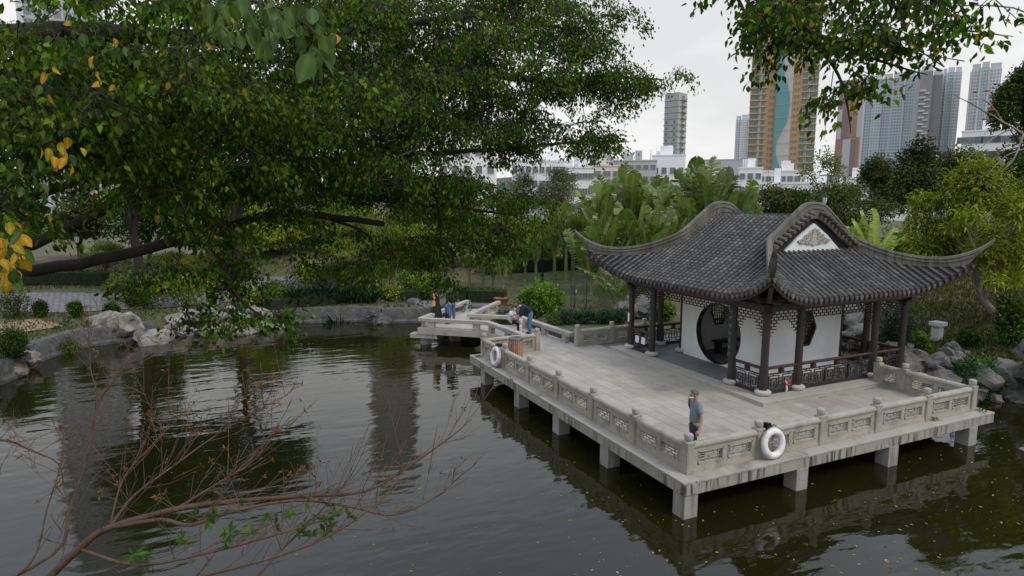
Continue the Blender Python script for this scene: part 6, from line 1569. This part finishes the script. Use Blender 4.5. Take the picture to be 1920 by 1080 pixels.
def fig_foliage(blobs, lsz, per=34):
    fo = Foliage(); tw = MB(); ends = []
    for cx, cy, rx, ry, D_, sd_, cov, yel in blobs:
        px_area = math.pi * rx * ry; lz = lsz if D_ < 9.5 else lsz * .86; leafpx = (lz * F_PX / D_) ** 2 * .28; n = int(cov * px_area / leafpx / per) + 1
        for k in range(n):
            if k % 7 == 0:      # a new spray: several twigs fan out and droop from one point, leaving dark gaps between sprays
                a_ = rng.uniform(0, 6.283); r_ = math.sqrt(rng.uniform(0, 1)); x_, y_ = cx + rx * r_ * math.cos(a_), cy + ry * r_ * math.sin(a_); d_ = max(2.6, D_ + rng.uniform(-1, 1) * sd_)
                hubp = at(x_, y_, d_) - FO; stone = rng.uniform(.65, 1.3); fan = rng.uniform(0, 6.28); srad = min(.5, .8 * min(rx, ry) * d_ / F_PX)
            an = fan + (k % 7) * .9 + rng.normal(0, .2); dirh = np.array([math.cos(an), math.sin(an), 0]); rr_ = srad * rng.uniform(.15, 1)
            p = hubp + Vector(dirh * rr_) + Vector((0, 0, .12 - .5 * rr_ * rr_ / .5)); pa = np.array(p)
            L = rng.uniform(.22, .45); td = norm(np.array([dirh * .8 + rng.normal(0, .3, 3) + np.array([0, 0, -.6])]))[0]
            if k % 7 == 0: tw.tube([hubp + Vector((rng.normal(0, .12), rng.normal(0, .12), .18)), hubp], [.008, .006], 3, caps=False)
            tw.tube([hubp, p], [.006, .005], 3, caps=False)
            m_ = int(per * rng.uniform(.7, 1.3)); s_ = rng.uniform(0, 1, m_)
            c_ = pa + td * (s_ * L)[:, None] + rng.normal(0, 1, (m_, 3)) * np.array([.075, .075, .06])
            ax = norm(rng.normal(0, .55, (m_, 3)) + td * .5 + np.array([0, 0, -.75])); nr = norm(rng.normal(0, .6, (m_, 3)) + np.array([0, 0, .55]))
            w_ = [1, 1.1, .7, .9, max(yel, 1e-6) * 3]; cols = leaf_cols(m_, G_FIG, w_, .3) * stone
            Ls = lz * rng.uniform(.65, 1.3, m_); fo.add(*leaves(c_, ax, nr, Ls, Ls * rng.uniform(.48, .62, m_), cols, .16, .12))
            tw.tube([p - Vector(td) * .25, p, p + Vector(td) * L], [.006, .005, .002], 3, caps=False)
        ends.append((cx, cy, D_))
    return fo, tw, ends
fo, tw, ends = fig_foliage(BLOBS, .076)
o = obj('foliage', fo.mesh('foliage', M_leaf), fig); o['kind'] = 'stuff'; NL = fo.n // 6
o = tw.build('twigs', M_bark, fig); o['kind'] = 'stuff'
BRANCH2 = [(x_, y_ - 24, rx_, ry_, d_, s_, c_ * .8, yl_) for x_, y_, rx_, ry_, d_, s_, c_, yl_ in BRANCH2]
fo, tw, _ = fig_foliage(BRANCH2, .082, 26)
o = obj('branch_foliage', fo.mesh('branch_foliage', M_leaf), fig); o['kind'] = 'stuff'; NL += fo.n // 6
o = tw.build('branch_twigs', M_bark, fig); o['kind'] = 'stuff'
# trunk and limbs
MB().tube([(0, 0, 0), (.2, .1, 1.5), (.3, .3, 3.2), (.2, .5, 5.5), (.3, .6, 8)], [.62, .5, .45, .38, .25], 14).build('trunk', M_bark, fig, smooth=60)
def limb(pts, r0, r1, n=9, par=fig):
    pts = [Vector(p) for p in pts]; fine = []
    for i in range(len(pts) - 1):
        p0, p1, p2, p3 = pts[max(i - 1, 0)], pts[i], pts[i + 1], pts[min(i + 2, len(pts) - 1)]
        for k in range(4):
            t = k / 4; q = .5 * ((2 * p1) + (p2 - p0) * t + (2 * p0 - 5 * p1 + 4 * p2 - p3) * t * t + (-p0 + 3 * p1 - 3 * p2 + p3) * t ** 3)
            fine.append(q + Vector((mnoise.noise(q * 1.7), mnoise.noise(q * 1.7 + Vector((5, 0, 0))), mnoise.noise(q * 1.7 + Vector((0, 9, 0))))) * r0 * .5)
    fine.append(pts[-1]); N = len(fine)
    return MB().tube(fine, [r0 + (r1 - r0) * (i / (N - 1)) for i in range(N)], n).build('limb', M_bark, par, smooth=60)
T1, T2 = Vector((.25, .2, 2.6)), Vector((.25, .4, 4.6))
limb([T1, fp(-60, 520, 9.6), fp(60, 508, 9.4), fp(230, 478, 9.4), fp(380, 440, 9.6), fp(480, 407, 9.8), fp(600, 404, 10.2), fp(720, 420, 10.6)], .11, .045)
limb([T1, fp(-40, 505, 8.6), fp(60, 455, 8.6), fp(150, 412, 8.8), fp(260, 370, 9.2), fp(420, 340, 9.6)], .1, .045)
limb([T2, fp(-30, 390, 8.5), fp(60, 370, 8.6), fp(170, 330, 8.8)], .10, .04)
limb([T2, fp(0, 230, 9), fp(300, 215, 9.8), fp(520, 180, 10.4), fp(760, 130, 11.4), fp(1000, 150, 12.2), fp(1150, 145, 12.8), fp(1245, 150, 13.1)], .2, .012)
limb([fp(420, 340, 9.6), fp(600, 300, 10.2), fp(780, 290, 11), fp(920, 280, 12), fp(1080, 268, 12.5), fp(1180, 266, 12.8)], .08, .01)
limb([fp(300, 215, 9.8), fp(420, 250, 9.6), fp(560, 330, 9.8), fp(680, 370, 10.4), fp(860, 390, 11.3), fp(970, 405, 11.8)], .09, .015)
limb([Vector((.3, .6, 7)), fp(100, 60, 8.5), fp(360, 75, 8.8), fp(640, 60, 10), fp(900, 30, 11), fp(1100, 60, 12.2)], .16, .015)
limb([fp(380, 440, 9.6), fp(420, 500, 9.2), fp(450, 560, 8.9), fp(500, 600, 8.6), fp(545, 622, 8.4)], .04, .006, 6)
limb([fp(600, 404, 10.2), fp(690, 440, 10.6), fp(700, 500, 10.7)], .03, .006, 6)
limb([fp(780, 290, 11), fp(820, 380, 11.4), fp(825, 480, 11.6)], .03, .006, 6)
limb([Vector((.3, .6, 7.6)), Vector((3.5, -1.2, 10.5)), fp(900, -330, 7.6), fp(1250, -160, 7.0)], .17, .05)
limb([fp(1250, -160, 7.0), fp(1470, 10, 6.7), fp(1520, 60, 6.6), fp(1600, 78, 6.4), fp(1720, 70, 6.3), fp(1800, 55, 6.35), fp(1900, 68, 6.4)], .04, .004)
limb([fp(1470, 10, 6.7), fp(1540, 90, 6.6), fp(1580, 160, 6.5), fp(1595, 250, 6.5)], .03, .004, 6)
limb([fp(1250, -160, 7.0), fp(1360, -40, 6.9), fp(1410, 60, 6.8), fp(1425, 130, 6.8)], .03, .004, 6)
limb([fp(1520, 60, 6.6), fp(1640, 110, 6.4), fp(1740, 140, 6.3)], .025, .004, 6)
# large near leaves, each on its own
def big_leaf_mesh(seed, col):
    r_ = random.Random(seed); N = 10; vs = []; fs = []; cs = []
    for i in range(N + 1):
        t = i / N; w = .30 * math.sin(math.pi * min(1, t * 1.02) ** .8) ** .75 if 0 < t < .98 else (.004 if t >= .98 else .01)
        z = -.18 * t * t + .02 * math.sin(t * 9 + seed)
        for y_ in (-w, -w * .5, 0, w * .5, w): vs.append((t, y_, z + abs(y_) * .28 + .012 * math.sin(t * 14 + y_ * 9 + seed)))
        k = r_.uniform(.92, 1.08); cs += [tuple(c_ * k for c_ in col)] * 2 + [tuple(min(1, c_ * 1.5) for c_ in col)] + [tuple(c_ * k for c_ in col)] * 2
    for i in range(N):
        for j in range(4): q = i * 5 + j; fs.append((q, q + 1, q + 6, q + 5))
    me = bpy.data.meshes.new('leaf'); me.from_pydata(vs, [], fs); me.materials.append(M_leaf); me.polygons.foreach_set('use_smooth', [True] * len(me.polygons))
    ca = me.color_attributes.new('Col', 'FLOAT_COLOR', 'POINT'); ca.data.foreach_set('color', [x_ for q in cs for x_ in (*q, 1.0)]); return me
BIG = [big_leaf_mesh(i, c_) for i, c_ in enumerate(((.05, .09, .02), (.065, .11, .025), (.042, .075, .018), (.08, .12, .04)))]; BIGY = [big_leaf_mesh(9 + i, c_) for i, c_ in enumerate(((.36, .23, .02), (.28, .22, .025), (.40, .22, .02)))]
def near_leaves(cx, cy, rx, ry, D_, n, size, yel):
    for k in range(n):
        a_ = rng.uniform(0, 6.28); r_ = math.sqrt(rng.uniform(0, 1)); p = at(cx + rx * r_ * math.cos(a_), cy + ry * r_ * math.sin(a_), D_ + rng.uniform(-.4, .4)) - FO
        d = Vector((rng.normal(0, .35), rng.normal(0, .35), -1)).normalized(); s0 = Vector((rng.normal(), rng.normal(), rng.normal() * .3)); s0 = (s0 - d * s0.dot(d)).normalized(); L = size * rng.uniform(.75, 1.2)
        o = obj('leaf', random.choice(BIGY if rng.uniform() < yel else BIG), fig, p, Matrix((d, s0, d.cross(s0))).transposed().to_euler(), L)
near_leaves(470, 30, 90, 50, 3.3, 60, .10, .02); near_leaves(590, 60, 40, 60, 3.2, 16, .10, .04); near_leaves(18, 470, 28, 60, 4.6, 55, .10, .62); near_leaves(70, 300, 90, 60, 5.4, 34, .10, .35); near_leaves(150, 100, 120, 90, 5.6, 30, .1, .35); near_leaves(300, 390, 40, 20, 7.5, 12, .1, .5)
near_leaves(590, 105, 12, 26, 3.0, 5, .12, 0)
limb([fp(380, -60, 3.9), fp(470, 0, 3.5), fp(540, 20, 3.3), fp(600, 70, 3.2)], .012, .003, 6)
limb([fp(-40, 420, 4.9), fp(5, 450, 4.7), fp(25, 520, 4.6)], .012, .003, 6)

# ------------------------------------------------------------------ bare flowering branch at the right edge
kp = thing('kapok_tree', 'bare grey branches with a few red flowers reaching in from the right edge', 'tree', tuple(at(2150, 330, 17))); KO = Vector(kp.location)
def kl(pts, r0, r1):
    o = limb([at(*p) - KO for p in pts], r0, r1, 6, kp); o.data.materials[0] = M_bark_pale
kl([(2150, 330, 17), (2000, 290, 16.5), (1900, 240, 16), (1830, 200, 15.8), (1790, 178, 15.6)], .05, .006); kl([(1900, 240, 16), (1860, 260, 15.9), (1810, 300, 15.8)], .02, .005); kl([(1960, 270, 16.3), (1890, 290, 16), (1850, 330, 15.8)], .018, .005)
kl([(1880, 228, 16), (1850, 190, 15.7), (1815, 186, 15.6)], .02, .006); kl([(1920, 250, 16), (1900, 300, 15.8), (1880, 320, 15.7)], .025, .006); kl([(1990, 60, 16.5), (1900, 15, 16), (1760, 12, 15.5), (1700, 26, 15.3)], .028, .005); kl([(1800, 8, 15.7), (1750, 30, 15.5)], .015, .005)
M_petal = plain('red_petal', (.42, .05, .03), .6)
for x_, y_, d_ in ((1858, 208, 15.8), (1828, 174, 15.7), (1872, 282, 15.8), (1845, 225, 15.8), (1850, 172, 15.7)):
    mb = MB(); p = at(x_, y_, d_) - KO
    for k in range(5):
        a_ = 2 * math.pi * k / 5; e = Vector((math.cos(a_) * .05, math.sin(a_) * .05, .03)); mb.tube([p, p + e * .7, p + e * 1.3 + Vector((0, 0, -.02))], [.008, .022, .006], 5)
    mb.build('flower', M_petal, kp)

# ------------------------------------------------------------------ bare shrub leaning over the water, lower left
sb0 = Vector((-12.3, -4.6, 0)); sb0.z = gz(sb0.x, sb0.y); sh = thing('leaning_shrub', 'half-bare shrub with brown and green leaf rosettes leaning over the water, lower left', 'shrub', tuple(sb0))
TIPS = []
def sl_(pts, r0, r1, sub=True, depth=0, nb=None):
    P_ = [at(*p) - sb0 if len(p) == 3 and not isinstance(p, Vector) else p for p in pts]
    o = limb(P_, r0, r1, 7, sh); o.name = 'branch'; o.data.materials[0] = M_bark_brown
    # side twigs
    L = sum((P_[i + 1] - P_[i]).length for i in range(len(P_) - 1)); k = int(nb * .75)
    for j in range(k):
        f = random.uniform(.15, 1) * (len(P_) - 1); i = min(int(f), len(P_) - 2); st = P_[i].lerp(P_[i + 1], f - i); ax = (P_[i + 1] - P_[i]).normalized()
        d = (ax * random.uniform(.5, 1.1) + Vector((random.gauss(0, .7), random.gauss(0, .7), random.uniform(-.3, .9)))).normalized(); l_ = random.uniform(.2, .55) * (1 if depth == 0 else .6)
        m1 = st + d * l_ * .5 + Vector((0, 0, .02)); en = st + d * l_ + Vector((0, 0, l_ * .2)); rr = max(.003, r1 * .8)
        TW.tube([st, m1, en], [rr, rr * .75, .002], 4, caps=False); TIPS.append((en, d))
        for q in range(random.randint(1, 3)):
            s2 = st.lerp(en, random.uniform(.3, .9)); d2 = (d + Vector((random.gauss(0, .6), random.gauss(0, .6), random.uniform(0, .7)))).normalized(); e2 = s2 + d2 * l_ * random.uniform(.3, .6)
            TW.tube([s2, e2], [.003, .0015], 3, caps=False); TIPS.append((e2, d2))
TW = MB()
root = Vector((0, 0, 0)); hub = (150, 1030, 5.0)
sl_([(-60, 1290, 5.2), (60, 1120, 5.1), hub, (205, 990, 5.0), (330, 955, 5.0), (440, 940, 5.05), (560, 930, 5.1), (680, 920, 5.2), (760, 880, 5.3), (830, 830, 5.4), (885, 785, 5.5)], .036, .003, nb=46)
MB().tube([(0, 0, -.3), at(-160, 1400, 5.4) - sb0, at(-60, 1290, 5.2) - sb0], [.09, .07, .05], 8).build('stem', M_bark_brown, sh, smooth=60)
sl_([(205, 990, 5.0), (300, 975, 4.9), (360, 985, 4.85), (450, 955, 4.9), (560, 938, 5.0), (660, 950, 5.1), (740, 965, 5.2), (820, 930, 5.3), (870, 885, 5.4)], .018, .003, nb=40)
sl_([hub, (260, 1060, 4.7), (420, 1030, 4.7), (560, 990, 4.8), (640, 965, 4.9)], .014, .004, nb=24)
sl_([(60, 1120, 5.1), (260, 1100, 4.5), (400, 1075, 4.5), (560, 1030, 4.6), (660, 980, 4.7), (760, 900, 4.9)], .016, .003, nb=26)
sl_([(205, 990, 5.0), (250, 930, 5.2), (330, 870, 5.4), (430, 800, 5.6), (540, 740, 5.8)], .013, .003, nb=40)
sl_([(205, 990, 5.0), (230, 900, 5.3), (280, 840, 5.5), (360, 760, 5.8)], .009, .0025, nb=24)
sl_([(-120, 1150, 5.5), (100, 1040, 5.8), (130, 960, 5.9), (165, 850, 6), (182, 750, 6.1), (170, 690, 6.2), (166, 610, 6.3)], .016, .003, nb=26)
sl_([(165, 850, 6), (185, 755, 6.1), (225, 700, 6.1), (270, 650, 6.2)], .012, .003, nb=12)
sl_([(-60, 1120, 5.6), (55, 1060, 5.7), (90, 950, 5.8), (118, 860, 5.9), (118, 800, 6)], .01, .003, nb=18)
sl_([(-100, 850, 6), (0, 825, 6), (60, 845, 6), (110, 870, 6), (120, 920, 6)], .014, .003, nb=14)
sl_([(460, 1110, 4.6), (520, 1040, 4.8), (600, 960, 5), (660, 890, 5.1)], .012, .003, nb=16)
sl_([(330, 955, 5.0), (420, 900, 5.1), (480, 860, 5.2), (520, 800, 5.3)], .012, .003, nb=20)
o = TW.build('twigs', M_bark_brown, sh); o['kind'] = 'stuff'
fo = Foliage()
def rosette(p, d, n, L, pal, ws):
    a_ = np.arange(n) * 2.4 + rng.uniform(0, 6); e = Vector(d).orthogonal().normalized(); g_ = Vector(d).cross(e); dn = np.array(d)
    ax = np.cos(a_)[:, None] * np.array(e) + np.sin(a_)[:, None] * np.array(g_) + dn * rng.uniform(.2, .9, (n, 1)); ax[:, 2] -= .1
    Ls = L * rng.uniform(.7, 1.2, n); fo.add(*leaves(np.array(p)[None, :].repeat(n, 0), ax, np.tile(dn, (n, 1)) + rdir(n) * .2, Ls, Ls * .34, leaf_cols(n, pal, ws, .25), .15, .2, .55))
BROWN = [(.17, .085, .035), (.13, .065, .03), (.22, .13, .06), (.09, .05, .025)]; GREEN = [(.05, .1, .02), (.075, .14, .025), (.04, .08, .018), (.28, .05, .02)]
random.shuffle(TIPS)
for en, d in TIPS:
    q = en + sb0 - CAM; dd = q.dot(FW); x_, y_ = 960 + F_PX * q.dot(RT) / dd, 540 - F_PX * q.dot(UP) / dd
    r_ = random.random()
    low = y_ > 940
    if low and 220 < x_ < 660 and r_ < .14: rosette(en, d, random.randint(6, 9), .085, GREEN, [1, 1, 1, .07])
    elif not low and x_ < 640 and r_ < .52: rosette(en, d, random.randint(2, 5), .038, BROWN, [1, 1, .7, .7])
    elif not low and x_ < 420 and r_ < .42: rosette(en, d, random.randint(4, 7), .06, GREEN, [1, .8, 1, .1])
    elif x_ > 640 and r_ < .16: rosette(en, d, random.randint(2, 4), .04, BROWN, [1, 1, .7, .7])
for x_, y_, d_ in ((545, 965, 4.9), (570, 985, 4.85), (600, 975, 4.9), (622, 950, 4.95), (630, 965, 4.9), (585, 1005, 4.85), (560, 1000, 4.8), (500, 975, 4.85), (470, 1000, 4.8), (430, 1000, 4.8), (610, 1000, 4.85), (265, 1045, 4.7)):
    rosette(at(x_, y_, d_) - sb0, Vector((random.gauss(0, .3), random.gauss(0, .3), 1)).normalized(), 8, .085, GREEN, [1, 1.2, .8, .07])
obj('leaf_rosettes', fo.mesh('leaf_rosettes', M_leaf), sh)['kind'] = 'stuff'

# ------------------------------------------------------------------ leaves floating on the pond and fallen litter
n = 520; fl = Foliage(); pts = []
while len(pts) < n:
    x_, y_ = rng.uniform(300, 1920), rng.uniform(700, 1080)
    if rng.uniform() > (.25 + .75 * (x_ > 1000)): continue
    q = P3(x_, y_, -.797)
    if float(pond_sd(np.array([q[0]]), np.array([q[1]]))[0]) < -.3: pts.append((*q, -.795))
pts = np.array(pts); a_ = rng.uniform(0, 6.28, n); L = rng.uniform(.03, .075, n) * rng.choice([.6, 1, 1.2], n)
fl.add(*leaves(pts, np.stack([np.cos(a_), np.sin(a_), np.zeros(n)], 1), np.tile([0, 0, 1.], (n, 1)) + rdir(n) * .05, L, L * .5, leaf_cols(n, [(.42, .3, .06), (.3, .2, .05), (.45, .4, .2), (.2, .22, .08)], [1, 1, .6, .5]), .03, .02))
tag(obj('floating_leaves', fl.mesh('floating_leaves', M_leaf_soft)), 'small yellow fallen leaves floating on the pond', 'fallen leaves', kind='stuff')
# weeds in the joints of the coping
for (x_, y_, lab) in ((-.28, 11.1, 'weed tuft at the far left corner of the terrace edge'), (EU + .12, -.22, 'small weeds at the right corner post of the terrace'), (8.1, -.15, 'green weed tuft under the front balustrade')):
    fo = Foliage(); k = 40; c_ = np.concatenate([rng.normal(0, .06, (k, 2)), rng.uniform(0, .05, (k, 1))], 1); L = rng.uniform(.03, .09, k)
    fo.add(*leaves(c_, rdir(k) + np.array([0, 0, .8]), rdir(k), L, L * .4, leaf_cols(k, G_MID, [1] * 4), .1)); t = thing('weed_tuft', lab, 'weed', (x_, y_, .002)); obj('blades', fo.mesh('blades', M_leaf), t)['kind'] = 'stuff'
